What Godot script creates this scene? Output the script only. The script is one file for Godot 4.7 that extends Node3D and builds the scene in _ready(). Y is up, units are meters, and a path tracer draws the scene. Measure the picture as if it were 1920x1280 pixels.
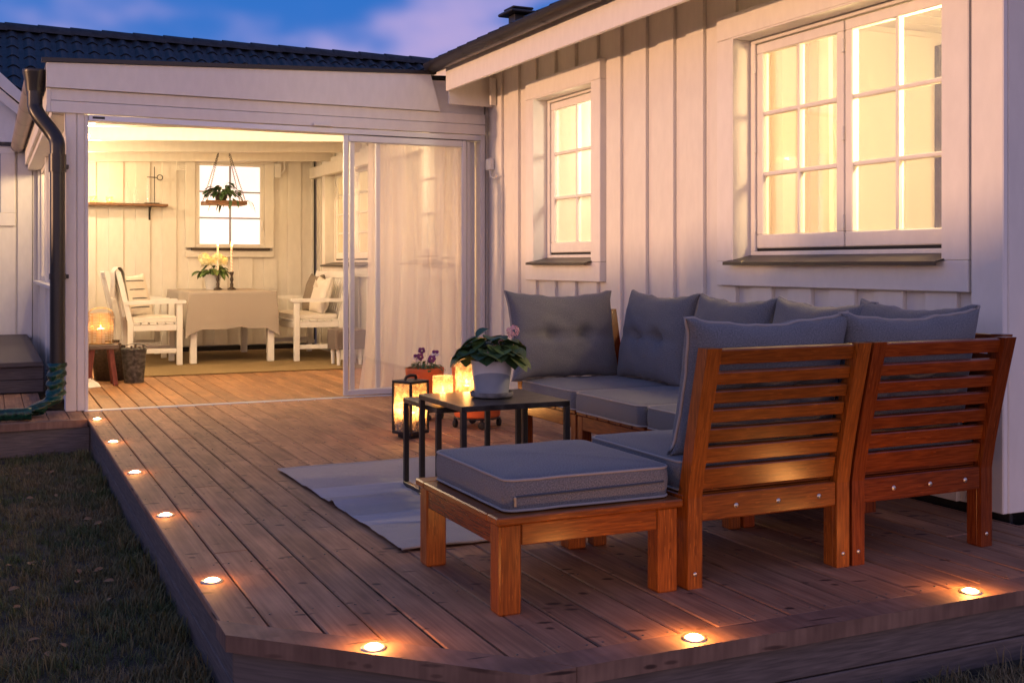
extends Node3D
# Dusk terrace: y up, metres, deck surface at y = 0, camera 1 m above the deck at the origin. The house wall is the plane x = 3.6.

var M := {}
var cache := {}
var counts := {}
var rng := RandomNumberGenerator.new()
var noise := FastNoiseLite.new()

func _ready():
	rng.seed = 7
	noise.seed = 3
	noise.frequency = 1.0
	make_camera_and_light()
	make_materials()
	ground_and_lawn()
	main_deck()
	house()
	conservatory()
	back_building()
	added_hedge()
	sofa_group()
	terrace_things()
	conservatory_things()
	room_things()

# ---------------------------------------------------------------- camera, sky, sun
func make_camera_and_light():
	var cam := Camera3D.new()
	cam.name = "camera"
	cam.projection = Camera3D.PROJECTION_FRUSTUM
	cam.near = 0.05
	cam.far = 400.0
	cam.size = 1280.0 / 2107.0 * 0.05
	cam.frustum_offset = Vector2(0, -144.0 / 2107.0 * 0.05)
	cam.position = Vector3(0, 1.0, 0)
	cam.rotation_degrees = Vector3(0, -25.056, 0)
	add_child(cam)
	var env := Environment.new()
	env.background_mode = Environment.BG_SKY
	env.tonemap_mode = Environment.TONE_MAPPER_LINEAR
	env.tonemap_exposure = 1.45
	env.sdfgi_enabled = true
	env.ssao_enabled = true
	env.ssil_enabled = true
	var sky := Sky.new()
	var pano := PanoramaSkyMaterial.new()
	pano.panorama = sky_picture()
	sky.sky_material = pano
	env.sky = sky
	env.background_energy_multiplier = 1.0
	var we := WorldEnvironment.new()
	we.name = "world_environment"
	we.environment = env
	add_child(we)
	var sun := DirectionalLight3D.new()
	sun.name = "sun"
	sun.light_color = Color(1.0, 0.76, 0.56)
	sun.light_energy = 0.60
	sun.light_angular_distance = 1.2
	sun.shadow_enabled = true
	add_child(sun)
	sun.look_at_from_position(Vector3(-1, 0.07, -0.06), Vector3.ZERO, Vector3.UP)

func sky_picture() -> ImageTexture:
	var w := 1024
	var h := 512
	var im := Image.create(w, h, false, Image.FORMAT_RGBF)
	var n := FastNoiseLite.new()
	n.seed = 11
	n.frequency = 1.0
	n.fractal_octaves = 5
	for y in h:
		var el: float = 90.0 - (y + 0.5) / h * 180.0
		for x in w:
			if el < -2.0:
				im.set_pixel(x, y, Color(0.10, 0.09, 0.09))
				continue
			var az: float = wrapf((x + 0.5) / w * TAU, -PI, PI)
			var d := Vector3(sin(az) * cos(deg_to_rad(el)), sin(deg_to_rad(el)), -cos(az) * cos(deg_to_rad(el)))
			var e: float = clampf(el, 0.0, 90.0)
			var blue := Color(0.008, 0.112, 0.41).lerp(Color(0.012, 0.075, 0.25), clampf((e - 10.0) / 60.0, 0, 1))
			var low: float = exp(-e / 3.6)
			var c := blue.lerp(Color(0.62, 0.42, 0.46), low * 0.9)
			var west: float = clampf(0.5 + 0.5 * (d * Vector3(1, 0, 1)).normalized().dot(Vector3(-0.5, 0, 0.866)), 0, 1)
			c += Color(1.0, 0.60, 0.42) * (pow(west, 2.0) * exp(-e / 15.0) * 1.45)
			var p := Vector3(d.x, d.y * 2.6, d.z) * 3.2
			var cl: float = n.get_noise_3d(p.x, p.y, p.z) + 0.4 * n.get_noise_3d(p.x * 3.1 + 5.0, p.y * 3.1, p.z * 3.1)
			var side: float = clampf((az - 0.12) / 0.45, -0.6, 1.0)
			var a: float = smoothstep(-0.02, 0.55, cl + 0.30 * side - 0.10) * clampf(e / 6.0, 0, 1) * 0.52
			c = c.lerp(Color(0.27, 0.27, 0.58).lerp(Color(0.62, 0.40, 0.55), clampf(cl * 1.3 + 0.25 * side, 0, 1)), a)
			im.set_pixel(x, y, c)
	return ImageTexture.create_from_image(im)

# ---------------------------------------------------------------- node helpers
func lin(r: float, g: float, b: float, a := 1.0) -> Color:
	var c := Color(r, g, b).linear_to_srgb()
	c.a = a
	return c

func numbered(parent: Node, called: String) -> String:
	var key := str(parent.get_instance_id()) + called
	var k: int = counts.get(key, 0)
	counts[key] = k + 1
	return called if k == 0 else "%s_%03d" % [called, k]

func thing(called: String, label: String, category: String, at := Vector3.ZERO, turn := 0.0, group := "") -> Node3D:
	var o := Node3D.new()
	o.name = numbered(self, called)
	o.position = at
	o.rotation.y = turn
	add_child(o)
	o.set_meta("label", label)
	o.set_meta("category", category)
	if group != "":
		o.set_meta("group", group)
	return o

func setting(called: String) -> Node3D:
	var o := Node3D.new()
	o.name = numbered(self, called)
	add_child(o)
	o.set_meta("kind", "structure")
	return o

func part(parent: Node, called: String) -> Node3D:
	var o := Node3D.new()
	o.name = numbered(parent, called)
	parent.add_child(o)
	return o

func put(parent: Node, called: String, mesh: Mesh, mat: Material, at := Vector3.ZERO, rot := Vector3.ZERO) -> MeshInstance3D:
	var o := MeshInstance3D.new()
	o.name = numbered(parent, called)
	o.mesh = mesh
	o.material_override = mat
	o.position = at
	o.rotation = rot
	parent.add_child(o)
	return o

# box given by its limits in the parent's axes
func bx(parent: Node, called: String, x0: float, x1: float, y0: float, y1: float, z0: float, z1: float, mat: Material, c := 0.003) -> MeshInstance3D:
	var s := Vector3(absf(x1 - x0), absf(y1 - y0), absf(z1 - z0))
	return put(parent, called, cbox(s, c), mat, Vector3(x0 + x1, y0 + y1, z0 + z1) / 2.0)

func lamp(parent: Node, called: String, at: Vector3, color: Color, energy: float, size := 0.03) -> OmniLight3D:
	var l := OmniLight3D.new()
	l.name = numbered(parent, called)
	l.position = at
	l.light_color = color
	l.light_energy = energy
	l.light_size = size
	l.omni_range = 14.0
	l.omni_attenuation = 2.0
	l.shadow_enabled = true
	parent.add_child(l)
	return l

# ---------------------------------------------------------------- mesh helpers
func tri(st: SurfaceTool, a: Vector3, b: Vector3, c: Vector3, outward: Vector3):
	var n := (b - a).cross(c - a)
	if n.length_squared() < 1e-16:
		return
	n = n.normalized()
	var flip := n.dot(outward) > 0.0
	if n.dot(outward) < 0.0:
		n = -n
	st.set_normal(n)
	st.add_vertex(a)
	st.set_normal(n)
	st.add_vertex(c if flip else b)
	st.set_normal(n)
	st.add_vertex(b if flip else c)

func quad(st: SurfaceTool, a: Vector3, b: Vector3, c: Vector3, d: Vector3, outward: Vector3):
	tri(st, a, b, c, outward)
	tri(st, a, c, d, outward)

# box with chamfered edges (44 triangles), shared between equal sizes
func cbox(s: Vector3, c := 0.003) -> Mesh:
	var key := "b%.4f_%.4f_%.4f_%.4f" % [s.x, s.y, s.z, c]
	if cache.has(key):
		return cache[key]
	var h := s / 2.0
	c = minf(c, minf(h.x, minf(h.y, h.z)) * 0.6)
	var st := SurfaceTool.new()
	st.begin(Mesh.PRIMITIVE_TRIANGLES)
	for ax in 3:
		var u := (ax + 1) % 3
		var v := (ax + 2) % 3
		for sg in [-1.0, 1.0]:
			var q := []
			for k in [[-1, -1], [1, -1], [1, 1], [-1, 1]]:
				var p := Vector3.ZERO
				p[ax] = sg * h[ax]
				p[u] = k[0] * (h[u] - c)
				p[v] = k[1] * (h[v] - c)
				q.append(p)
			var n := Vector3.ZERO
			n[ax] = sg
			quad(st, q[0], q[1], q[2], q[3], n)
		for su in [-1.0, 1.0]:
			for sv in [-1.0, 1.0]:
				var p0 := Vector3.ZERO
				p0[ax] = h[ax] - c
				p0[u] = su * h[u]
				p0[v] = sv * (h[v] - c)
				var p1 := p0
				p1[u] = su * (h[u] - c)
				p1[v] = sv * h[v]
				var p2 := p1
				p2[ax] = -p1[ax]
				var p3 := p0
				p3[ax] = -p0[ax]
				var n2 := Vector3.ZERO
				n2[u] = su
				n2[v] = sv
				quad(st, p0, p1, p2, p3, n2)
	for sx in [-1.0, 1.0]:
		for sy in [-1.0, 1.0]:
			for sz in [-1.0, 1.0]:
				tri(st, Vector3(sx * h.x, sy * (h.y - c), sz * (h.z - c)), Vector3(sx * (h.x - c), sy * h.y, sz * (h.z - c)), Vector3(sx * (h.x - c), sy * (h.y - c), sz * h.z), Vector3(sx, sy, sz))
	cache[key] = st.commit()
	return cache[key]

# polygon in (a, b) pushed out along the third axis; plane "xy", "zy" or "xz"
func prism(poly: Array, depth: float, plane := "xy") -> Mesh:
	var pts := PackedVector2Array(poly)
	var tris := Geometry2D.triangulate_polygon(pts)
	var st := SurfaceTool.new()
	st.begin(Mesh.PRIMITIVE_TRIANGLES)
	var mid := Vector2.ZERO
	for p in pts:
		mid += p / pts.size()
	var to3 := func(p: Vector2, t: float) -> Vector3:
		if plane == "xy":
			return Vector3(p.x, p.y, t)
		if plane == "zy":
			return Vector3(t, p.y, p.x)
		return Vector3(p.x, t, p.y)
	var dirn: Vector3 = to3.call(Vector2.ZERO, 1.0)
	for k in range(0, tris.size(), 3):
		for s in [-0.5, 0.5]:
			tri(st, to3.call(pts[tris[k]], s * depth), to3.call(pts[tris[k + 1]], s * depth), to3.call(pts[tris[k + 2]], s * depth), dirn * s)
	var area := 0.0
	for k in pts.size():
		area += pts[k].cross(pts[(k + 1) % pts.size()])
	for k in pts.size():
		var a := pts[k]
		var b := pts[(k + 1) % pts.size()]
		var n2 := (b - a).orthogonal() * (1.0 if area < 0.0 else -1.0)
		quad(st, to3.call(a, -depth / 2), to3.call(b, -depth / 2), to3.call(b, depth / 2), to3.call(a, depth / 2), to3.call(n2, 0.0))
	return st.commit()

# smooth surface from shared vertices; normals point away from the middle
func smooth_mesh(v: PackedVector3Array, idx: PackedInt32Array) -> ArrayMesh:
	var n := PackedVector3Array()
	n.resize(v.size())
	var mid := Vector3.ZERO
	for p in v:
		mid += p / v.size()
	var out := 0.0
	for k in range(0, idx.size(), 3):
		var c := (v[idx[k + 1]] - v[idx[k]]).cross(v[idx[k + 2]] - v[idx[k]])
		out += c.dot((v[idx[k]] + v[idx[k + 1]] + v[idx[k + 2]]) / 3.0 - mid)
		for j in 3:
			n[idx[k + j]] += c
	var sg := 1.0 if out >= 0.0 else -1.0
	for k in n.size():
		n[k] = (n[k] * sg).normalized() if n[k].length_squared() > 1e-20 else Vector3.UP
	if sg > 0.0:
		for k in range(0, idx.size(), 3):
			var t := idx[k + 1]
			idx[k + 1] = idx[k + 2]
			idx[k + 2] = t
	var a := []
	a.resize(Mesh.ARRAY_MAX)
	a[Mesh.ARRAY_VERTEX] = v
	a[Mesh.ARRAY_NORMAL] = n
	a[Mesh.ARRAY_INDEX] = idx
	var m := ArrayMesh.new()
	m.add_surface_from_arrays(Mesh.PRIMITIVE_TRIANGLES, a)
	return m

# grid of nu x nv points; wrap_u joins the last column to the first
func grid(nu: int, nv: int, f: Callable, wrap_u := false) -> ArrayMesh:
	var v := PackedVector3Array()
	var idx := PackedInt32Array()
	for j in nv:
		for i in nu:
			v.append(f.call(i, j))
	for j in nv - 1:
		for i in (nu if wrap_u else nu - 1):
			var a := j * nu + i
			var b := j * nu + (i + 1) % nu
			idx.append_array([a, b, b + nu, a, b + nu, a + nu])
	return smooth_mesh(v, idx)

func lathe(profile: Array, seg := 24) -> ArrayMesh:
	return grid(seg, profile.size(), func(i: int, j: int): return Vector3(profile[j].x * cos(TAU * i / seg), profile[j].y, profile[j].x * sin(TAU * i / seg)), true)

func tube(pts: Array, r: float, seg := 8, closed := false) -> ArrayMesh:
	var n := pts.size()
	var rings := n + 1 if closed else n
	var prev := Vector3.UP
	var frames := []
	for k in n:
		var t: Vector3 = (pts[(k + 1) % n] - pts[(k - 1 + n) % n]) if closed else (pts[mini(k + 1, n - 1)] - pts[maxi(k - 1, 0)])
		t = t.normalized()
		if absf(prev.dot(t)) > 0.95:
			prev = Vector3.RIGHT if absf(t.x) < 0.9 else Vector3.FORWARD
		var u := (prev - t * prev.dot(t)).normalized()
		frames.append([u, t.cross(u)])
		prev = u
	var v := PackedVector3Array()
	var idx := PackedInt32Array()
	for k in rings:
		for i in seg:
			var a := TAU * i / seg
			v.append(pts[k % n] + (frames[k % n][0] * cos(a) + frames[k % n][1] * sin(a)) * r)
	for k in rings - 1:
		for i in seg:
			var a := k * seg + i
			var b := k * seg + (i + 1) % seg
			idx.append_array([a, b, b + seg, a, b + seg, a + seg])
	var nn := PackedVector3Array()
	for k in rings:
		for i in seg:
			nn.append((v[k * seg + i] - pts[k % n]).normalized())
	for k in range(0, idx.size(), 3):
		var c := (v[idx[k + 1]] - v[idx[k]]).cross(v[idx[k + 2]] - v[idx[k]])
		if c.dot(nn[idx[k]]) > 0.0:
			var t2 := idx[k + 1]
			idx[k + 1] = idx[k + 2]
			idx[k + 2] = t2
	if not closed:
		for e in [0, rings - 1]:
			var base := v.size()
			var out: Vector3 = (pts[0] - pts[1] if e == 0 else pts[n - 1] - pts[n - 2]).normalized()
			for i in seg:
				v.append(v[e * seg + i])
				nn.append(out)
			for i in range(1, seg - 1):
				var c2 := (v[base + i] - v[base]).cross(v[base + i + 1] - v[base])
				idx.append_array([base, base + i + 1, base + i] if c2.dot(out) > 0.0 else [base, base + i, base + i + 1])
	var a2 := []
	a2.resize(Mesh.ARRAY_MAX)
	a2[Mesh.ARRAY_VERTEX] = v
	a2[Mesh.ARRAY_NORMAL] = nn
	a2[Mesh.ARRAY_INDEX] = idx
	var m := ArrayMesh.new()
	m.add_surface_from_arrays(Mesh.PRIMITIVE_TRIANGLES, a2)
	return m

func rod(parent: Node, called: String, a: Vector3, b: Vector3, r: float, mat: Material, seg := 8) -> MeshInstance3D:
	return put(parent, called, tube([a, b], r, seg), mat)

# ---------------------------------------------------------------- materials
func noise_tex(freq: float, oct: int, lo: float, hi: float, sd: int, size := 512, gamma := 1.0) -> ImageTexture:
	var n := FastNoiseLite.new()
	n.seed = sd
	n.frequency = freq
	n.fractal_octaves = oct
	var im := n.get_seamless_image(size, size)
	im.convert(Image.FORMAT_L8)
	var data := im.get_data()
	for k in data.size():
		data[k] = int(255.0 * lerpf(lo, hi, pow(data[k] / 255.0, gamma)))
	return ImageTexture.create_from_image(Image.create_from_data(size, size, false, Image.FORMAT_L8, data))

func std(called: String, c: Color, rough: float, tex: Texture2D = null, scale := Vector3.ONE, metal := 0.0) -> StandardMaterial3D:
	var m := StandardMaterial3D.new()
	m.resource_name = called
	m.albedo_color = c
	m.roughness = rough
	m.metallic = metal
	if tex:
		m.albedo_texture = tex
		m.uv1_triplanar = true
		m.uv1_world_triplanar = true
		m.uv1_scale = scale
	M[called] = m
	return m

func bump(m: StandardMaterial3D, tex: Texture2D, depth_cm: float):
	m.heightmap_enabled = true
	m.heightmap_texture = tex
	m.heightmap_scale = depth_cm

# planks seen from above: streaks, knots and hairline cracks; 1 m across by 2 m along
func plank_picture(sd: int) -> ImageTexture:
	var w := 512
	var h := 512
	var n := FastNoiseLite.new()
	n.seed = sd
	n.frequency = 0.02
	n.fractal_octaves = 4
	var a := n.get_seamless_image(w, h)
	n.seed = sd + 1
	n.frequency = 0.008
	var b := n.get_seamless_image(w, h)
	var im := Image.create(w, h, false, Image.FORMAT_RGB8)
	for y in h:
		for x in w:
			var s: float = a.get_pixel((x * 6) % w, (y / 4) % h).r * 0.55 + a.get_pixel((x * 2 + 77) % w, (y / 2) % h).r * 0.45
			var big: float = b.get_pixel(x, y).r
			var k: float = clampf(0.50 + (s - 0.5) * 0.85 + (big - 0.5) * 0.55, 0.0, 1.0)
			im.set_pixel(x, y, Color(0.60, 0.50, 0.44).lerp(Color(0.98, 0.88, 0.79), k))
	var r := RandomNumberGenerator.new()
	r.seed = sd
	for k in 75:
		var cx := r.randi_range(0, w - 1)
		var cy := r.randi_range(0, h - 1)
		var rx := r.randf_range(3.0, 11.0)
		var ry := r.randf_range(0.9, 2.4)
		var dark := r.randf_range(0.4, 0.85)
		for yy in range(-6, 7):
			for xx in range(-18, 19):
				var q := pow(xx / rx, 2.0) + pow((yy - xx * 0.12) / ry, 2.0)
				if q < 2.5:
					var px := posmod(cx + xx, w)
					var py := posmod(cy + yy, h)
					var f: float = clampf(1.3 - q * 0.5, 0.0, 1.0) * dark
					im.set_pixel(px, py, im.get_pixel(px, py).lerp(Color(0.22, 0.13, 0.09), f))
	return ImageTexture.create_from_image(im)

# stained wood with pale chips where the stain has flaked
func chipped_picture(sd: int, chips: int) -> ImageTexture:
	var w := 512
	var n := FastNoiseLite.new()
	n.seed = sd
	n.frequency = 0.018
	n.fractal_octaves = 4
	var a := n.get_seamless_image(w, w)
	var im := Image.create(w, w, false, Image.FORMAT_RGB8)
	for y in w:
		for x in w:
			var s: float = a.get_pixel(x, y).r
			im.set_pixel(x, y, Color(0.62, 0.56, 0.52).lerp(Color(0.84, 0.80, 0.77), clampf(0.5 + (s - 0.5) * 1.5, 0, 1)))
	var r := RandomNumberGenerator.new()
	r.seed = sd
	for k in chips:
		var cx := r.randi_range(0, w - 1)
		var cy := r.randi_range(0, w - 1)
		var rad := r.randf_range(1.5, 4.0)
		for t in r.randi_range(2, 7):
			cx = posmod(cx + r.randi_range(-4, 4), w)
			cy = posmod(cy + r.randi_range(-4, 4), w)
			for yy in range(-4, 5):
				for xx in range(-4, 5):
					if xx * xx + yy * yy < rad * rad:
						im.set_pixel(posmod(cx + xx, w), posmod(cy + yy, w), Color(1.0, 1.0, 1.0))
	return ImageTexture.create_from_image(im)

func make_materials():
	var streak := noise_tex(0.02, 5, 0.70, 1.0, 21)
	var soft := noise_tex(0.012, 4, 0.965, 1.0, 22)
	var fine := noise_tex(0.22, 3, 0.52, 1.0, 23, 256)
	var blotch := noise_tex(0.01, 5, 0.35, 1.0, 24)
	var grain_bump := noise_tex(0.03, 4, 0.0, 1.0, 25)
	var weave := noise_tex(0.35, 2, 0.0, 1.0, 26, 256)
	# painted timber
	for row in [["wall_paint", 0.76, 0.72, 0.65], ["trim_paint", 0.79, 0.755, 0.70], ["furniture_paint", 0.82, 0.80, 0.76]]:
		std(row[0], lin(row[1], row[2], row[3]), 0.55, soft, Vector3(2.2, 0.9, 2.2))
	std("room_paint", lin(0.76, 0.72, 0.65), 0.7)
	std("room_floor", lin(0.30, 0.19, 0.10), 0.5, streak, Vector3(5, 5, 0.5))
	# deck planks
	var pt := plank_picture(31)
	for k in 5:
		var f: float = [1.0, 0.92, 1.07, 0.86, 0.98][k]
		var m := std("deck_%d" % k, lin(0.49 * f, 0.335 * f, 0.235 * f), 0.72, pt, Vector3(1.0, 1.0, 0.5))
		m.uv1_offset = Vector3(0.23 * k, 0.37 * k, 0.41 * k)
		bump(m, grain_bump, 0.06)
	for k in 3:
		var m := std("floor_%d" % k, lin(0.46, 0.29, 0.15) * [1.0, 0.92, 1.06][k], 0.55, pt, Vector3(1.0, 1.0, 0.5))
		m.uv1_offset = Vector3(0.31 * k + 0.1, 0.2, 0.27 * k)
	var ex := std("deck_edge", lin(0.34, 0.25, 0.21), 0.65, pt, Vector3(0.5, 1.0, 1.0))
	bump(ex, grain_bump, 0.06)
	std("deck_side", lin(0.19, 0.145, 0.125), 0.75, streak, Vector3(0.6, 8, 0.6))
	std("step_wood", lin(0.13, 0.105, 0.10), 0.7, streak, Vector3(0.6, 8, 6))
	std("screw", lin(0.09, 0.07, 0.06), 0.5)
	# stained sofa timber, one material for each direction of the grain
	var chip := chipped_picture(41, 10)
	var worn := chipped_picture(42, 60)
	for ax in 3:
		var sc := Vector3(11, 11, 11)
		sc[ax] = 0.8
		for k in 3:
			var f: float = [1.0, 0.82, 1.14][k]
			var a := std("stain_" + "xyz"[ax] + str(k), lin(0.36 * f, 0.085 * f, 0.015 * f), 0.27, chip, sc)
			var b := std("stain_worn_" + "xyz"[ax] + str(k), lin(0.46 * f, 0.142 * f, 0.02 * f), 0.28, worn, sc)
			a.uv1_offset = Vector3(0.31, 0.17, 0.43) * k
			b.uv1_offset = Vector3(0.21, 0.37, 0.13) * k
	std("bolt", lin(0.55, 0.50, 0.42), 0.3, null, Vector3.ONE, 0.9)
	# cloth
	var fab := std("cushion_cloth", lin(0.262, 0.268, 0.285), 0.95, fine, Vector3(3.2, 3.2, 3.2))
	fab.rim_enabled = true
	fab.rim = 0.35
	fab.rim_tint = 0.5
	bump(fab, weave, 0.08)
	std("piping", lin(0.33, 0.30, 0.275), 0.9)
	var rugm := std("rug_cloth", lin(0.84, 0.78, 0.76), 0.95, fine, Vector3(10, 10, 3))
	bump(rugm, weave, 0.5)
	std("rug_stripe", lin(0.74, 0.70, 0.72), 0.95, fine, Vector3(14, 14, 5))
	var straw := std("straw_rug", lin(0.46, 0.31, 0.13), 0.9, fine, Vector3(16, 16, 3))
	bump(straw, weave, 0.3)
	var linen := std("linen", lin(0.68, 0.59, 0.51), 0.9, fine, Vector3(7, 7, 7))
	linen.backlight_enabled = true
	linen.backlight = Color(0.25, 0.22, 0.18)
	std("white_cloth", lin(0.78, 0.73, 0.66), 0.9, soft, Vector3(6, 6, 6))
	std("taupe_cloth", lin(0.40, 0.33, 0.26), 0.9, fine, Vector3(7, 7, 7))
	std("stripe_cloth", lin(0.05, 0.06, 0.08), 0.9)
	var fur := std("fur", lin(0.36, 0.29, 0.27), 1.0, fine, Vector3(10, 10, 10))
	bump(fur, fine, 1.2)
	var sheer := std("sheer_curtain", lin(0.88, 0.83, 0.78, 0.74), 0.9)
	sheer.transparency = BaseMaterial3D.TRANSPARENCY_ALPHA
	sheer.backlight_enabled = true
	sheer.backlight = Color(1.0, 0.94, 0.88)
	# metals, plastic, roof
	std("gutter_dark", lin(0.026, 0.023, 0.022), 0.35, soft, Vector3(3, 3, 3), 0.2)
	std("gutter_worn", lin(0.30, 0.25, 0.22), 0.45, soft, Vector3(2, 2, 2), 0.15)
	std("black_metal", lin(0.028, 0.026, 0.026), 0.42, soft, Vector3(4, 4, 4), 0.3)
	std("table_top", lin(0.060, 0.054, 0.052), 0.38, blotch, Vector3(3, 3, 3), 0.2)
	std("sill_metal", lin(0.045, 0.038, 0.034), 0.4, null, Vector3.ONE, 0.4)
	std("aluminium", lin(0.62, 0.64, 0.70), 0.38, null, Vector3.ONE, 0.35)
	std("rubber", lin(0.012, 0.012, 0.012), 0.7)
	std("zinc", lin(0.24, 0.24, 0.24), 0.45, blotch, Vector3(4, 4, 4), 0.6)
	std("chain", lin(0.05, 0.04, 0.035), 0.5, null, Vector3.ONE, 0.5)
	var tl := std("roof_tile", lin(0.030, 0.036, 0.050), 0.55, blotch, Vector3(2, 2, 2))
	bump(tl, fine, 0.1)
	var hose := std("green_hose", lin(0.012, 0.10, 0.065), 0.28, blotch, Vector3(5, 5, 5))
	bump(hose, blotch, 0.6)
	# pots, plants, wax
	std("terracotta", lin(0.64, 0.13, 0.03), 0.7, soft, Vector3(4, 4, 4))
	var con := std("concrete", lin(0.46, 0.45, 0.44), 0.85, blotch, Vector3(2.2, 2.2, 2.2))
	bump(con, fine, 0.1)
	std("pot_white", lin(0.72, 0.70, 0.67), 0.75, soft, Vector3(5, 5, 5))
	std("pot_blue", lin(0.33, 0.36, 0.40), 0.75, soft, Vector3(5, 5, 5))
	std("soil", lin(0.03, 0.02, 0.014), 0.95, fine, Vector3(9, 9, 9))
	for row in [["leaf", 0.065, 0.12, 0.03], ["leaf_pale", 0.085, 0.125, 0.035], ["leaf_dark", 0.04, 0.08, 0.026]]:
		var m := std(row[0], lin(row[1], row[2], row[3]), 0.5, soft, Vector3(20, 20, 20))
		m.backlight_enabled = true
		m.backlight = Color(0.25, 0.35, 0.1)
	std("petal_pink", lin(0.72, 0.36, 0.36), 0.7)
	std("petal_purple", lin(0.14, 0.022, 0.13), 0.6)
	std("petal_white", lin(0.75, 0.70, 0.66), 0.6)
	std("petal_cream", lin(0.72, 0.70, 0.42), 0.7)
	std("wax", lin(0.80, 0.72, 0.58), 0.5)
	std("wax_stripe", lin(0.62, 0.25, 0.17), 0.5)
	std("dark_wood", lin(0.055, 0.030, 0.018), 0.5, streak, Vector3(6, 1, 6))
	std("shelf_wood", lin(0.24, 0.105, 0.04), 0.5, streak, Vector3(0.8, 8, 8))
	std("red_wood", lin(0.22, 0.045, 0.028), 0.6, streak, Vector3(6, 1, 6))
	std("grey_wood", lin(0.16, 0.12, 0.10), 0.7, streak, Vector3(1, 6, 6))
	std("bark", lin(0.10, 0.06, 0.035), 0.9, blotch, Vector3(6, 6, 6))
	std("brass_wire", lin(0.42, 0.25, 0.09), 0.4, null, Vector3.ONE, 0.7)
	std("muntin_grey", lin(0.30, 0.30, 0.32), 0.5)
	std("black_gap", lin(0.012, 0.011, 0.010), 0.8)
	std("white_plastic", lin(0.74, 0.72, 0.68), 0.45)
	std("grass_blade", Color.WHITE, 0.8)
	M.grass_blade.vertex_color_use_as_albedo = true
	var gm := std("lawn_soil", lin(0.075, 0.058, 0.030), 0.95, blotch, Vector3(1.3, 1.3, 1.3))
	bump(gm, fine, 0.8)
	std("hedge_leaf", lin(0.05, 0.08, 0.025), 0.7, blotch, Vector3(3, 3, 3))
	# glass
	var gl := std("glass", Color(0.97, 0.98, 1.0, 0.06), 0.02)
	gl.transparency = BaseMaterial3D.TRANSPARENCY_ALPHA
	var rib := std("ribbed_glass", lin(0.92, 0.89, 0.80, 0.42), 0.5)
	rib.transparency = BaseMaterial3D.TRANSPARENCY_ALPHA
	rib.backlight_enabled = true
	rib.backlight = Color(0.95, 0.9, 0.8)
	var mk := std("milk_glass", lin(0.94, 0.86, 0.74, 0.45), 0.6, blotch, Vector3(5, 5, 5))
	mk.transparency = BaseMaterial3D.TRANSPARENCY_ALPHA
	mk.backlight_enabled = true
	mk.backlight = Color(1.0, 0.92, 0.80)
	# things that give light
	glow("led", Color(1.0, 0.88, 0.66), 16.0)
	glow("bulb", Color(1.0, 0.82, 0.55), 14.0)
	glow("flame", Color(1.0, 0.70, 0.30), 22.0)
	glow("lit_window", Color(1.0, 0.93, 0.92), 0.60)
	glow("lamp_globe", Color(1.0, 0.78, 0.46), 4.0)

func glow(called: String, c: Color, e: float):
	var m := std(called, c, 0.5)
	m.emission_enabled = true
	m.emission = c
	m.emission_energy_multiplier = e

func stain(axis: String, kind := "stain") -> Material:
	return M[kind + "_" + axis + str(rng.randi_range(0, 2))]

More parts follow.
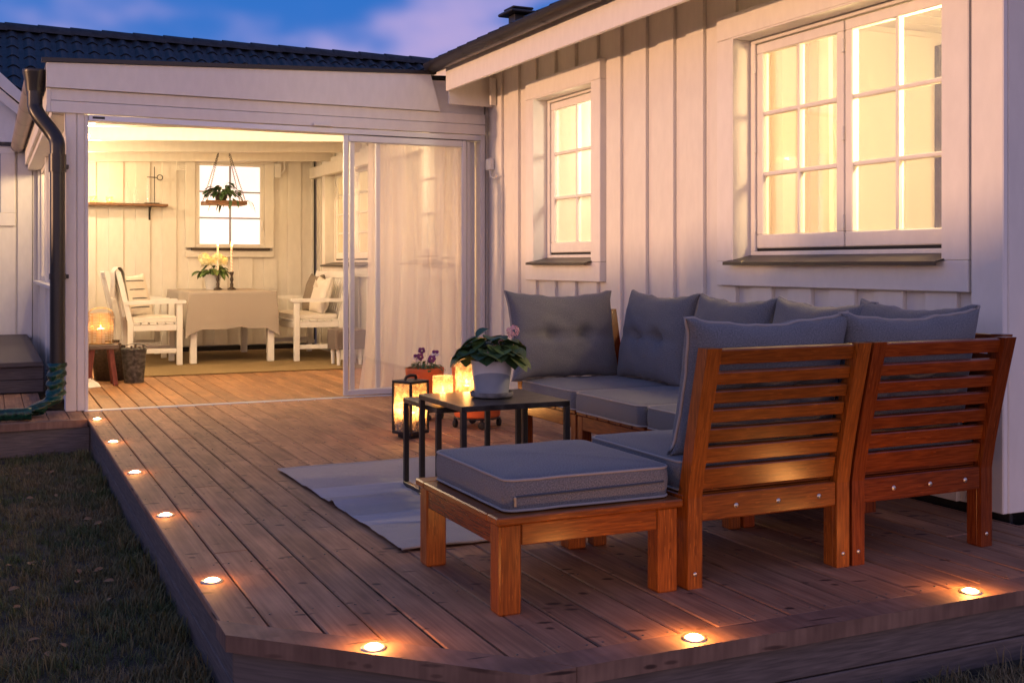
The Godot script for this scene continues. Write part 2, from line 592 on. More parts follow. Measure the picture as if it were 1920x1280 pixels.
# ---------------------------------------------------------------- ground, lawn, deck
func ground_and_lawn():
	var g := put(self, "ground", cbox(Vector3(160, 0.4, 160), 0.01), M.lawn_soil, Vector3(0, -0.42, -20))
	g.set_meta("kind", "structure")
	var st := SurfaceTool.new()
	st.begin(Mesh.PRIMITIVE_TRIANGLES)
	var r := RandomNumberGenerator.new()
	r.seed = 5
	for k in 9:
		var a := r.randf() * TAU
		var base := Vector3(r.randf_range(-0.02, 0.02), 0, r.randf_range(-0.02, 0.02))
		var hgt := r.randf_range(0.018, 0.046)
		var lean := Vector3(cos(a), 0, sin(a)) * r.randf_range(0.008, 0.04)
		var side := Vector3(-sin(a), 0, cos(a)) * 0.0016
		var mid := base + lean * 0.4 + Vector3(0, hgt * 0.7, 0)
		var tip := base + lean + Vector3(0, hgt, 0)
		quad(st, base - side, base + side, mid + side * 0.8, mid - side * 0.8, Vector3(cos(a), 0.4, sin(a)))
		tri(st, mid - side * 0.8, mid + side * 0.8, tip, Vector3(cos(a), 0.4, sin(a)))
	var mm := MultiMesh.new()
	mm.transform_format = MultiMesh.TRANSFORM_3D
	mm.use_colors = true
	mm.mesh = st.commit()
	var places := []
	for k in 30000:
		var p := Vector3(0.585 - pow(r.randf(), 1.25) * 3.6, -0.222, r.randf_range(-9.0, -1.6))
		if p.z < -7.75 and p.x > -1.5:
			continue
		if p.x - p.z > 3.63 and p.z > -3.2:
			continue
		places.append(p)
	for k in 9000:
		var p := Vector3(r.randf_range(0.3, 4.4), -0.222, r.randf_range(-2.42, -1.5))
		if p.x - p.z < 3.62 or p.z > -2.43:
			places.append(p)
	mm.instance_count = places.size()
	for k in places.size():
		var p: Vector3 = places[k]
		var dry: float = clampf(0.5 + 0.8 * noise.get_noise_2d(p.x * 1.7, p.z * 1.7) + r.randf_range(-0.3, 0.3), 0, 1)
		var s := r.randf_range(0.4, 1.0) * (1.0 + 0.7 * clampf(noise.get_noise_2d(p.x * 2.3 + 40.0, p.z * 2.3), 0.0, 1.0)) * (1.5 if p.x > 0.50 and r.randf() < 0.5 else 1.0)
		mm.set_instance_transform(k, Transform3D(Basis(Vector3.UP, r.randf() * TAU).scaled(Vector3(s, s * r.randf_range(0.7, 1.2), s)), p))
		mm.set_instance_color(k, Color(0.05, 0.08, 0.018).lerp(Color(0.21, 0.145, 0.065), dry))
	var gi := MultiMeshInstance3D.new()
	gi.name = "grass"
	gi.multimesh = mm
	gi.material_override = M.grass_blade
	add_child(gi)
	gi.set_meta("kind", "stuff")
	gi.set_meta("label", "short half dry lawn grass beside the wooden deck")
	gi.set_meta("category", "grass")
	var lm := MultiMesh.new()
	lm.transform_format = MultiMesh.TRANSFORM_3D
	var ls := SurfaceTool.new()
	ls.begin(Mesh.PRIMITIVE_TRIANGLES)
	leaf_blades(ls, Vector3(-0.02, 0, 0), Vector3(1, 0.15, 0).normalized(), 0.042, 0.024, 0.012)
	lm.mesh = ls.commit()
	lm.instance_count = 90
	for k in 90:
		var p := Vector3(0.52 - pow(r.randf(), 1.6) * 2.4, -0.198 + r.randf() * 0.012, r.randf_range(-7.4, -2.2))
		if p.x - p.z > 3.55 and p.z > -3.3:
			p.x = 0.2
		lm.set_instance_transform(k, Transform3D(Basis.from_euler(Vector3(r.randf_range(-0.4, 0.4), r.randf() * TAU, r.randf_range(-0.4, 0.4))).scaled(Vector3.ONE * r.randf_range(0.6, 1.2)), p))
	var li := MultiMeshInstance3D.new()
	li.name = "fallen_leaves"
	li.multimesh = lm
	li.material_override = std("dry_leaf", lin(0.22, 0.12, 0.05), 0.8)
	add_child(li)
	li.set_meta("kind", "stuff")
	li.set_meta("label", "dry brown fallen leaves scattered on the lawn")
	li.set_meta("category", "leaves")

func main_deck():
	var deck := setting("deck")
	var region := PackedVector2Array([Vector2(0.59, -8.165), Vector2(0.59, -3.21), Vector2(1.234, -2.566), Vector2(5.2, -2.566), Vector2(5.2, -3.08), Vector2(3.585, -3.08), Vector2(3.585, -8.165)])
	var r := RandomNumberGenerator.new()
	r.seed = 17
	var screws := []
	for k in 37:
		var x0: float = 0.590 if k == 0 else 0.709 + 0.1243 * (k - 1) + 0.003
		var x1: float = 0.709 + 0.1243 * k - 0.003
		var cuts := [-8.165]
		var z: float = -8.165 + [1.8, 4.2, 3.0, 0.9, 2.4, 3.6][k % 6] + r.randi_range(0, 1) * 0.6
		while z < -2.8:
			cuts.append(z)
			z += [3.6, 3.0, 4.2][r.randi_range(0, 2)]
		cuts.append(-2.5)
		for c in cuts.size() - 1:
			var rect := PackedVector2Array([Vector2(x0, cuts[c] + 0.001), Vector2(x1, cuts[c] + 0.001), Vector2(x1, cuts[c + 1] - 0.001), Vector2(x0, cuts[c + 1] - 0.001)])
			for poly in Geometry2D.intersect_polygons(rect, region):
				var mat: Material = M["deck_%d" % r.randi_range(0, 4)]
				var lo := poly[0]
				var hi := poly[0]
				for p in poly:
					lo = lo.min(p)
					hi = hi.max(p)
				if poly.size() == 4 and absf((hi.x - lo.x) * (hi.y - lo.y) - (x1 - x0) * (hi.y - lo.y)) < 1e-4 and hi.x - lo.x > 0.02:
					bx(deck, "board", lo.x, hi.x, -0.028, r.randf_range(-0.0012, 0.0012), lo.y, hi.y, mat, 0.004)
				else:
					put(deck, "board", prism(Array(poly), 0.028, "xz"), mat, Vector3(0, -0.014, 0))
		for j in 10:
			var zz := -8.0 + 0.6 * j
			for sx in [0.022, -0.022]:
				var p2 := Vector2((x0 if sx > 0 else x1) + sx, zz + r.randf_range(-0.012, 0.012))
				if Geometry2D.is_point_in_polygon(p2, region):
					screws.append(Vector3(p2.x, 0.0012, p2.y))
	var mm := MultiMesh.new()
	mm.transform_format = MultiMesh.TRANSFORM_3D
	mm.mesh = lathe([Vector2(0.0001, 0.0008), Vector2(0.0036, 0.0006), Vector2(0.004, -0.002)], 8)
	mm.instance_count = screws.size()
	for k in screws.size():
		mm.set_instance_transform(k, Transform3D(Basis(), screws[k]))
	var si := MultiMeshInstance3D.new()
	si.name = "screw_heads"
	si.multimesh = mm
	si.material_override = M.screw
	si.set_meta("kind", "stuff")
	deck.add_child(si)
	# border boards and the sides below them
	put(deck, "border_board", prism([Vector2(0.583, -3.212), Vector2(1.236, -2.569), Vector2(1.325, -2.458), Vector2(1.198, -2.458), Vector2(0.583, -3.073)], 0.046, "xz"), M.deck_edge, Vector3(0, -0.0215, 0))
	put(deck, "border_board", prism([Vector2(1.242, -2.5645), Vector2(5.2, -2.5645), Vector2(5.2, -2.458), Vector2(1.330, -2.458)], 0.046, "xz"), M.deck_edge, Vector3(0, -0.0215, 0))
	for k in 2:
		var y1: float = -0.047 - 0.105 * k
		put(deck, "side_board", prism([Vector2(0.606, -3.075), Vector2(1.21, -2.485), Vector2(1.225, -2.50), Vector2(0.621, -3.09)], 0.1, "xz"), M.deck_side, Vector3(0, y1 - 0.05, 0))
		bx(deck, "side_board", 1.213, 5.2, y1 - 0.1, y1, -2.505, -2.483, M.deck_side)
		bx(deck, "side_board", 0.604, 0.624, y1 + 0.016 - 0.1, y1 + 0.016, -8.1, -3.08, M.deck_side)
	# the lower deck in front of the glazed room's corner post
	var x := -2.0
	while x < 0.585:
		var xe := minf(x + 0.1213, 0.586)
		bx(deck, "board", x, xe, -0.028, 0.0, -9.5 if x < 0.35 else -8.30, -7.80, M["deck_%d" % r.randi_range(0, 4)], 0.004)
		x += 0.1243
	put(deck, "border_board", prism([Vector2(-2.0, -7.797), Vector2(0.586, -7.797), Vector2(0.586, -7.72), Vector2(0.12, -7.70), Vector2(-2.0, -7.70)], 0.046, "xz"), M.deck_edge, Vector3(0, -0.0215, 0))
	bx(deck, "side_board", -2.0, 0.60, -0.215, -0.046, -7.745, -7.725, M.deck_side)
	# inside the glazed room
	for k in 24:
		var xa := 0.60 + 0.1243 * k
		bx(deck, "board", xa + 0.003, minf(xa + 0.1213, 3.59), -0.028, 0.0, -13.3, -8.275, M["floor_%d" % r.randi_range(0, 2)], 0.004)
	# recessed lights along the edge
	var spots := [[0.643, -7.70], [0.643, -6.675], [0.643, -5.65], [0.643, -4.635], [0.643, -3.612], [0.913, -2.805], [1.712, -2.512], [2.719, -2.512]]
	var where := ["by the white corner post", "second along from the white corner post", "third along from the white corner post", "fourth along from the white corner post", "fifth along, ahead of the angled corner", "in the angled corner board", "in the front border board below the footstool", "in the front border board below the slatted sofa back"]
	for k in spots.size():
		var t := thing("deck_light", "round recessed deck light shining " + where[k], "deck light", Vector3(spots[k][0], 0.0, spots[k][1]), 0.0, "recessed lights along the deck edge")
		put(t, "ring", lathe([Vector2(0.0245, 0.0005), Vector2(0.025, 0.005), Vector2(0.031, 0.0055), Vector2(0.035, 0.002), Vector2(0.0355, 0.0003)], 24), M.bolt, Vector3(0, 0.001, 0))
		put(t, "lens", lathe([Vector2(0.0245, 0.002), Vector2(0.023, 0.006), Vector2(0.017, 0.0100), Vector2(0.009, 0.0120), Vector2(0.0002, 0.0125)], 20), M.led)
		lamp(t, "glow", Vector3(0, 0.035, 0), Color(1.0, 0.66, 0.34), 0.012 if k < 5 else 0.05, 0.02)
	# step box against the wing
	var s := thing("wooden_step", "dark weathered wooden step box below the white wing wall", "step", Vector3(0, 0, 0))
	for k in 5:
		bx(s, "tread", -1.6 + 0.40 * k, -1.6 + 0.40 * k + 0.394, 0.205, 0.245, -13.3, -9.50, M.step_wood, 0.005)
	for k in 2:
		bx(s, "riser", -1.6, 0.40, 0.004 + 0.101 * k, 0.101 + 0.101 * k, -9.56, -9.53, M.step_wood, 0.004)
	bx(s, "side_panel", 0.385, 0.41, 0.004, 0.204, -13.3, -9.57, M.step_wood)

# ---------------------------------------------------------------- house
# vertical cladding on a plane: over-boards and the boards recessed between them, cut round holes [a0, a1, y0, y1]
func cladding(parent: Node, axis: String, face: float, inward: float, edges: Array, w: float, pitch: float, y0: float, y1: float, holes: Array, mat: Material, lim := Vector2(-99, 99)):
	for e in edges:
		for layer in 2:
			var a0: float = e - w if layer == 0 else e - 0.012
			var a1: float = e if layer == 0 else e + (pitch - w) + 0.012
			a0 = maxf(a0, lim.x)
			a1 = minf(a1, lim.y)
			if a1 - a0 < 0.02:
				continue
			var polys := [PackedVector2Array([Vector2(a0, y0), Vector2(a1, y0), Vector2(a1, y1), Vector2(a0, y1)])]
			var whole := true
			for h in holes:
				var hp := PackedVector2Array([Vector2(h[0], h[2]), Vector2(h[1], h[2]), Vector2(h[1], h[3]), Vector2(h[0], h[3])])
				var next := []
				for p in polys:
					var got := Geometry2D.clip_polygons(p, hp)
					if got.size() != 1 or got[0].size() != 4 or absf(area_of(got[0]) - area_of(p)) > 1e-5:
						whole = false
					for q in got:
						next.append(q)
				polys = next
			var t := 0.022
			var mid: float = face + inward * (t * 0.5 + (t + 0.0005) * layer)
			for p in polys:
				var lo: Vector2 = p[0]
				var hi: Vector2 = p[0]
				for q in p:
					lo = lo.min(q)
					hi = hi.max(q)
				var boxy: bool = absf(area_of(p) - (hi.x - lo.x) * (hi.y - lo.y)) < 1e-4
				var called := "cover_board" if layer == 0 else "under_board"
				if boxy:
					if axis == "zy":
						bx(parent, called, mid - t / 2, mid + t / 2, lo.y, hi.y, lo.x, hi.x, mat, 0.0025)
					else:
						bx(parent, called, lo.x, hi.x, lo.y, hi.y, mid - t / 2, mid + t / 2, mat, 0.0025)
				else:
					put(parent, called, prism(Array(p), t, axis), mat, Vector3(mid, 0, 0) if axis == "zy" else Vector3(0, 0, mid))

func area_of(p: PackedVector2Array) -> float:
	var a := 0.0
	for k in p.size():
		a += p[k].cross(p[(k + 1) % p.size()])
	return absf(a) / 2.0

# solid wall across x0..x1 running along z, with openings [z0, z1, y0, y1]
func pierced_wall(parent: Node, called: String, x0: float, x1: float, z0: float, z1: float, y0: float, y1: float, openings: Array, mat: Material):
	var at := z0
	for o in openings:
		bx(parent, called, x0, x1, y0, y1, at, o[0], mat, 0.002)
		bx(parent, called, x0, x1, y0, o[2], o[0], o[1], mat, 0.002)
		bx(parent, called, x0, x1, o[3], y1, o[0], o[1], mat, 0.002)
		at = o[1]
	bx(parent, called, x0, x1, y0, y1, at, z1, mat, 0.002)

# window in a wall that faces -x: opening z0..z1, y0..y1
func window_x(parent: Node, z0: float, z1: float, y0: float, y1: float, face: float, sashes: int, rows: int, glass: Material, trim := 0.125, sill := true) -> Node3D:
	var w := part(parent, "window")
	var tm: Material = M.trim_paint
	bx(w, "casing", face - 0.026, face + 0.03, y1, y1 + 0.13, z0 - trim, z1 + trim, tm, 0.004)
	bx(w, "casing", face - 0.024, face + 0.03, y0 - 0.002, y1 - 0.001, z0 - trim, z0, tm, 0.004)
	bx(w, "casing", face - 0.024, face + 0.03, y0 - 0.002, y1 - 0.001, z1, z1 + trim, tm, 0.004)
	bx(w, "casing", face - 0.026, face + 0.03, y0 - 0.132, y0 - 0.003, z0 - trim, z1 + trim, tm, 0.004)
	# lining of the opening
	bx(w, "reveal", face - 0.022, face + 0.16, y0, y1, z0 - 0.012, z0 + 0.008, tm, 0.002)
	bx(w, "reveal", face - 0.022, face + 0.16, y0, y1, z1 - 0.008, z1 + 0.012, tm, 0.002)
	bx(w, "reveal", face - 0.022, face + 0.16, y1 - 0.008, y1 + 0.012, z0 + 0.009, z1 - 0.009, tm, 0.002)
	bx(w, "reveal", face + 0.03, face + 0.16, y0 - 0.012, y0 + 0.010, z0 + 0.009, z1 - 0.009, tm, 0.002)
	if sill:
		put(w, "sill", prism([Vector2(face - 0.075, y0 - 0.022), Vector2(face - 0.075, y0 - 0.006), Vector2(face + 0.09, y0 + 0.030), Vector2(face + 0.09, y0 + 0.020), Vector2(face - 0.070, y0 - 0.010), Vector2(face - 0.070, y0 - 0.022)], z1 - z0 + 0.02, "xy"), M.sill_metal, Vector3(0, 0, (z0 + z1) / 2))
	var fx := face + 0.09
	var fz0 := z0 + 0.05
	var fz1 := z1 - 0.05
	var fy0 := y0 + 0.05
	var fy1 := y1 - 0.03
	# outer frame
	bx(w, "frame", fx, fx + 0.06, y0 + 0.011, fy0, z0 + 0.009, z1 - 0.009, tm)
	bx(w, "frame", fx, fx + 0.06, fy1, y1 - 0.009, z0 + 0.009, z1 - 0.009, tm)
	bx(w, "frame", fx, fx + 0.06, fy0, fy1, z0 + 0.009, fz0, tm)
	bx(w, "frame", fx, fx + 0.06, fy0, fy1, fz1, z1 - 0.009, tm)
	var sw := (fz1 - fz0) / sashes
	for k in sashes:
		var a := fz0 + sw * k + 0.004
		var b := fz0 + sw * (k + 1) - 0.004
		var c := fy0 + 0.016
		var d := fy1 - 0.006
		var st := 0.052
		bx(w, "sash", fx + 0.008, fx + 0.052, c, c + st + 0.02, a, b, tm, 0.005)
		bx(w, "sash", fx + 0.008, fx + 0.052, d - st, d, a, b, tm, 0.005)
		bx(w, "sash", fx + 0.0085, fx + 0.0515, c + st + 0.02, d - st, a, a + st, tm, 0.005)
		bx(w, "sash", fx + 0.0085, fx + 0.0515, c + st + 0.02, d - st, b - st, b, tm, 0.005)
		var g0 := a + st
		var g1 := b - st
		var h0 := c + st + 0.02
		var h1 := d - st
		bx(w, "muntin", fx + 0.012, fx + 0.048, h0, h1, (g0 + g1) / 2 - 0.011, (g0 + g1) / 2 + 0.011, tm, 0.005)
		for j in range(1, rows):
			var y := lerpf(h0, h1, float(j) / rows)
			bx(w, "muntin", fx + 0.0125, fx + 0.0475, y - 0.011, y + 0.011, g0, g1, tm, 0.005)
		for i in 2:
			for j in rows:
				var pz0 := g0 if i == 0 else (g0 + g1) / 2 + 0.011
				var pz1 := (g0 + g1) / 2 - 0.011 if i == 0 else g1
				var py0 := lerpf(h0, h1, float(j) / rows)
				var py1 := lerpf(h0, h1, float(j + 1) / rows)
				bx(w, "pane", fx + 0.028, fx + 0.032, py0, py1, pz0, pz1, glass, 0.0005)
		for y in [c + 0.12, d - 0.12, (c + d) / 2]:
			bx(w, "hinge", fx - 0.006, fx + 0.008, y - 0.035, y + 0.035, a - 0.012, a + 0.004, M.white_plastic)
	bx(w, "gap", fx + 0.012, fx + 0.05, fy0 - 0.001, fy0 + 0.0155, fz0 + 0.004, fz1 - 0.004, M.black_gap, 0.001)
	return w

func house():
	var h := thing("house", "cream white timber house with tall windows, dark gutter and slatted sofa along it", "house")
	var wall := part(h, "wall")
	var edges := []
	for j in range(-11, 6):
		edges.append(-4.897 + 0.30 * j)
	var holes := [[-7.415, -6.315, 0.89, 2.32], [-5.015, -3.335, 0.89, 2.32]]
	cladding(wall, "zy", 3.60, 1.0, edges, 0.172, 0.30, 0.03, 2.76, holes, M.wall_paint, Vector2(-8.15, -3.30))
	# inside the glazed room
	var e2 := []
	for j in 17:
		e2.append(-13.1 + 0.30 * j)
	cladding(wall, "zy", 3.60, 1.0, e2, 0.172, 0.30, 0.03, 2.5, [[-9.60, -8.70, 0.87, 2.22], [-12.95, -11.0, 0.87, 2.22]], M.wall_paint, Vector2(-13.28, -8.25))
	var ops := [[-12.83, -11.12, 1.0, 2.1], [-9.48, -8.82, 1.0, 2.1], [-7.30, -6.43, 1.02, 2.20], [-4.90, -3.45, 1.02, 2.20]]
	pierced_wall(wall, "core", 3.645, 3.76, -13.6, -3.16, -0.1, 2.75, ops, M.room_paint)
	bx(wall, "corner_board", 3.572, 3.60, 0.03, 2.76, -3.298, -3.14, M.trim_paint, 0.004)
	bx(wall, "plinth", 3.63, 3.76, -0.22, 0.028, -8.2, -3.16, M.black_gap)
	for k in 12:
		bx(wall, "end_board", 3.602 + 0.27 * k, 3.602 + 0.27 * k + 0.262, 0.03, 2.76 + 0.13 * k, -3.162, -3.14, M.wall_paint)
	bx(wall, "end_core", 3.76, 6.8, -0.1, 2.75, -3.26, -3.17, M.room_paint)
	window_x(h, -7.30, -6.43, 1.02, 2.20, 3.60, 1, 3, M.ribbed_glass, 0.117)
	window_x(h, -4.90, -3.45, 1.02, 2.20, 3.60, 2, 3, M.glass, 0.135)
	window_x(h, -9.48, -8.82, 1.0, 2.1, 3.60, 1, 3, M.ribbed_glass, 0.11)
	window_x(h, -12.83, -11.12, 1.0, 2.1, 3.60, 2, 4, M.ribbed_glass, 0.11)
	# rooms behind the windows
	var room := part(h, "room")
	bx(room, "floor", 3.762, 6.8, -0.1, 0.02, -13.6, -3.262, M.room_floor)
	bx(room, "back_wall", 6.8, 6.9, -0.1, 2.75, -13.6, -3.17, M.room_paint)
	bx(room, "ceiling", 3.762, 6.8, 2.56, 2.66, -13.6, -3.262, M.room_paint)
	for z in [-13.6, -8.16, -5.62]:
		bx(room, "partition", 3.762, 6.8, 0.02, 2.56, z - 0.05, z + 0.05, M.room_paint)
	for k in 13:
		bx(room, "ceiling_board", 3.775, 6.79, 2.535, 2.559, -5.56 + 0.177 * k, -5.56 + 0.177 * k + 0.168, M.white_plastic, 0.004)
	# tall cupboard and door frame seen through the large window
	bx(room, "wall_panel", 4.05, 4.78, 0.03, 2.50, -5.568, -5.545, M.room_paint, 0.006)
	bx(room, "wall_panel", 4.80, 5.40, 0.03, 2.50, -5.568, -5.545, M.room_paint, 0.006)
	bx(room, "wall_panel", 5.42, 5.66, 0.03, 2.50, -5.568, -5.545, M.room_paint, 0.006)
	bx(room, "door_post", 5.70, 5.755, 0.03, 2.45, -5.568, -5.50, M.dark_wood)
	bx(room, "cupboard", 5.80, 6.5, 0.03, 2.36, -5.56, -4.95, M.room_paint, 0.006)
	bx(room, "door_frame", 6.74, 6.799, 0.02, 2.2, -4.62, -4.55, M.dark_wood)
	bx(room, "door_leaf", 6.75, 6.798, 0.02, 2.15, -4.548, -3.75, M.room_paint, 0.006)
	# eaves, gutter and roof
	var ev := part(h, "eaves")
	bx(ev, "fascia_board", 3.20, 3.225, 2.335, 2.53, -8.05, -2.70, M.trim_paint, 0.004)
	put(ev, "soffit", prism([Vector2(3.225, 2.47), Vector2(3.645, 2.66), Vector2(3.645, 2.69), Vector2(3.225, 2.50)], 5.35, "xy"), M.wall_paint, Vector3(0, 0, -5.375))
	put(ev, "end_board", prism([Vector2(3.227, 2.24), Vector2(3.598, 2.235), Vector2(3.598, 2.62), Vector2(3.227, 2.46)], 0.022, "xy"), M.trim_paint, Vector3(0, 0, -8.06))
	bx(ev, "downpipe_bracket", 3.545, 3.59, 2.24, 2.45, -8.0, -7.97, M.trim_paint)
	var gut := part(h, "gutter")
	put(gut, "channel", half_round(0.066, 5.5), M.gutter_dark, Vector3(3.128, 2.555, -5.43))
	for k in 9:
		put(gut, "bracket", half_ring(0.0685, 0.022), M.gutter_dark, Vector3(3.128, 2.555, -8.05 + 0.62 * k))
	var roof := part(h, "roof")
	var run := 4.2
	put(roof, "slab", prism([Vector2(3.17, 2.555), Vector2(3.17 + run, 2.555 + run * 0.488), Vector2(3.17 + run, 2.505 + run * 0.488), Vector2(3.17, 2.505)], 5.6, "xy"), M.roof_tile, Vector3(0, 0, -5.45))
	put(roof, "slab", prism([Vector2(3.62, 2.78), Vector2(3.17 + run, 2.555 + run * 0.488), Vector2(3.17 + run, 2.505 + run * 0.488), Vector2(3.62, 2.72)], 6.0, "xy"), M.roof_tile, Vector3(0, 0, -11.2))
	var tile := tile_mesh()
	var up := Vector3(cos(0.454), sin(0.454), 0)
	for rrow in 4:
		for k in 29:
			put(roof, "tile", tile, M.roof_tile, Vector3(3.13, 2.572, -8.16 + 0.187 * k) + up * 0.33 * rrow, Vector3(0, 0, 0.454 - 0.045))
	var flue := part(h, "flue")
	bx(flue, "stem", 3.83, 3.95, 2.78, 3.01, -8.26, -8.14, M.black_metal)
	bx(flue, "cap", 3.765, 4.02, 3.01, 3.035, -8.33, -8.07, M.black_metal, 0.008)
	bx(flue, "lid", 3.80, 3.985, 3.05, 3.068, -8.29, -8.11, M.black_metal, 0.006)
	# socket box and cable by the glazed room
	bx(h, "socket_box", 3.555, 3.598, 1.74, 1.83, -8.10, -8.02, M.white_plastic, 0.006)
	put(h, "cable_hook", tube([Vector3(3.575, 1.74, -8.06), Vector3(3.57, 1.69, -8.03), Vector3(3.565, 1.67, -7.96), Vector3(3.56, 1.69, -7.89)], 0.007, 8), M.white_plastic)

func half_round(r: float, length: float) -> Mesh:
	var prof := []
	for k in 13:
		var a := PI + PI * k / 12.0
		prof.append(Vector2(cos(a), sin(a)))
	return grid(13, 2, func(i: int, j: int): return Vector3(prof[i].x * r, prof[i].y * r, (j - 0.5) * length))

func half_ring(r: float, wd: float) -> Mesh:
	return grid(13, 2, func(i: int, j: int): return Vector3(cos(PI + PI * i / 12.0) * r, sin(PI + PI * i / 12.0) * r, (j - 0.5) * wd))

# one pantile: 0.187 wide along z, 0.36 long up the local x axis, with a thick lower edge
func tile_mesh() -> Mesh:
	if cache.has("tile"):
		return cache.tile
	var st := SurfaceTool.new()
	st.begin(Mesh.PRIMITIVE_TRIANGLES)
	var n := 8
	for k in n:
		var p := []
		for q in [k, k + 1]:
			var t := float(q) / n
			p.append(Vector2(t * 0.195 - 0.0975, 0.024 * cos(TAU * (t - 0.38)) ))
		var a := Vector3(0, p[0].y, p[0].x)
		var b := Vector3(0, p[1].y, p[1].x)
		var f := Vector3(0.37, 0, 0)
		quad(st, a, b, b + f, a + f, Vector3.UP)
		var dn := Vector3(0.004, -0.02, 0)
		quad(st, a, b, b + dn, a + dn, Vector3.LEFT)
		quad(st, a + dn, b + dn, b + dn + f, a + dn + f, Vector3.DOWN)
	cache.tile = st.commit()
	return cache.tile

func back_building():
	var b := thing("back_building", "low building behind the glazed room with a dark tiled roof", "building")
	bx(b, "wall", 0.45, 3.6, 0.0, 2.75, -13.52, -13.36, M.wall_paint)
	var roof := part(b, "roof")
	put(roof, "slab", prism([Vector2(-13.6, 2.90), Vector2(-15.5, 3.99), Vector2(-18.1, 2.50)], 7.6, "zy"), M.roof_tile, Vector3(2.9, -0.03, 0))
	var up := Vector3(0, sin(0.5199), -cos(0.5199))
	var tile := tile_mesh()
	for rrow in 6:
		for k in 36:
			var o := put(roof, "tile", tile, M.roof_tile, Vector3(-0.82 + 0.187 * k, 4.0 - 0.02, -15.5) - up * (0.33 * (rrow + 1) + 0.02))
			o.basis = Basis(up.rotated(Vector3.RIGHT, -0.045), Vector3(0, cos(0.5199), sin(0.5199)).rotated(Vector3.RIGHT, -0.045), Vector3(1, 0, 0))
	for k in 18:
		var cap := grid(9, 2, func(i: int, j: int): return Vector3((j - 0.5) * 0.42, 0.115 * sin(PI * i / 8.0), 0.13 * cos(PI * i / 8.0)))
		put(roof, "ridge_cap", cap, M.roof_tile, Vector3(-0.75 + 0.385 * k, 3.93, -15.5), Vector3(0, 0, -0.03))
	# gable-fronted wing beside it
	var wg := thing("wing", "white gabled wing wall with dark window, standing behind the downpipe", "building")
	var edges := []
	for j in 11:
		edges.append(-2.62 + 0.29 * j)
	cladding(wg, "xy", -13.36, -1.0, edges, 0.17, 0.29, 0.2, 2.72, [[-0.75, 0.275, 1.42, 2.33]], M.trim_paint, Vector2(-2.7, 0.30))
	bx(wg, "core", -2.7, 0.44, 0.0, 2.6, -13.55, -13.42, M.trim_paint)
	bx(wg, "corner_board", 0.30, 0.445, 0.2, 2.72, -13.40, -13.345, M.trim_paint, 0.004)
	put(wg, "gable", prism([Vector2(-2.7, 2.72), Vector2(0.42, 2.60), Vector2(-1.1, 4.1), Vector2(-2.7, 4.1)], 0.05, "xy"), M.trim_paint, Vector3(0, 0, -13.43))
	put(wg, "barge_board", prism([Vector2(0.46, 2.62), Vector2(0.46, 2.74), Vector2(-1.2, 4.30), Vector2(-1.2, 4.02)], 0.03, "xy"), M.trim_paint, Vector3(0, 0, -13.2))
	put(wg, "barge_board", prism([Vector2(0.44, 2.50), Vector2(0.44, 2.615), Vector2(-1.2, 4.015), Vector2(-1.2, 3.86)], 0.026, "xy"), M.trim_paint, Vector3(0, 0, -13.24))
	bx(wg, "drip_rail", -2.7, 0.31, 2.285, 2.315, -13.34, -13.30, M.black_metal)
	var wn := part(wg, "window")
	bx(wn, "casing", -0.75, 0.275, 2.20, 2.28, -13.358, -13.33, M.trim_paint)
	bx(wn, "casing", 0.13, 0.275, 1.56, 2.199, -13.358, -13.332, M.trim_paint)
	bx(wn, "casing", -0.75, 0.275, 1.42, 1.559, -13.358, -13.33, M.trim_paint)
	bx(wn, "casing", -0.75, -0.62, 1.56, 2.199, -13.358, -13.332, M.trim_paint)
	bx(wn, "frame", 0.095, 0.129, 1.56, 2.2, -13.375, -13.34, std("window_blue", lin(0.05, 0.09, 0.22), 0.5))
	bx(wn, "pane", -0.62, 0.095, 1.56, 2.2, -13.372, -13.366, M.glass, 0.001)

# ---------------------------------------------------------------- glazed room
func slope_y(x: float) -> float:
	return 0.041 * (x - 0.36)

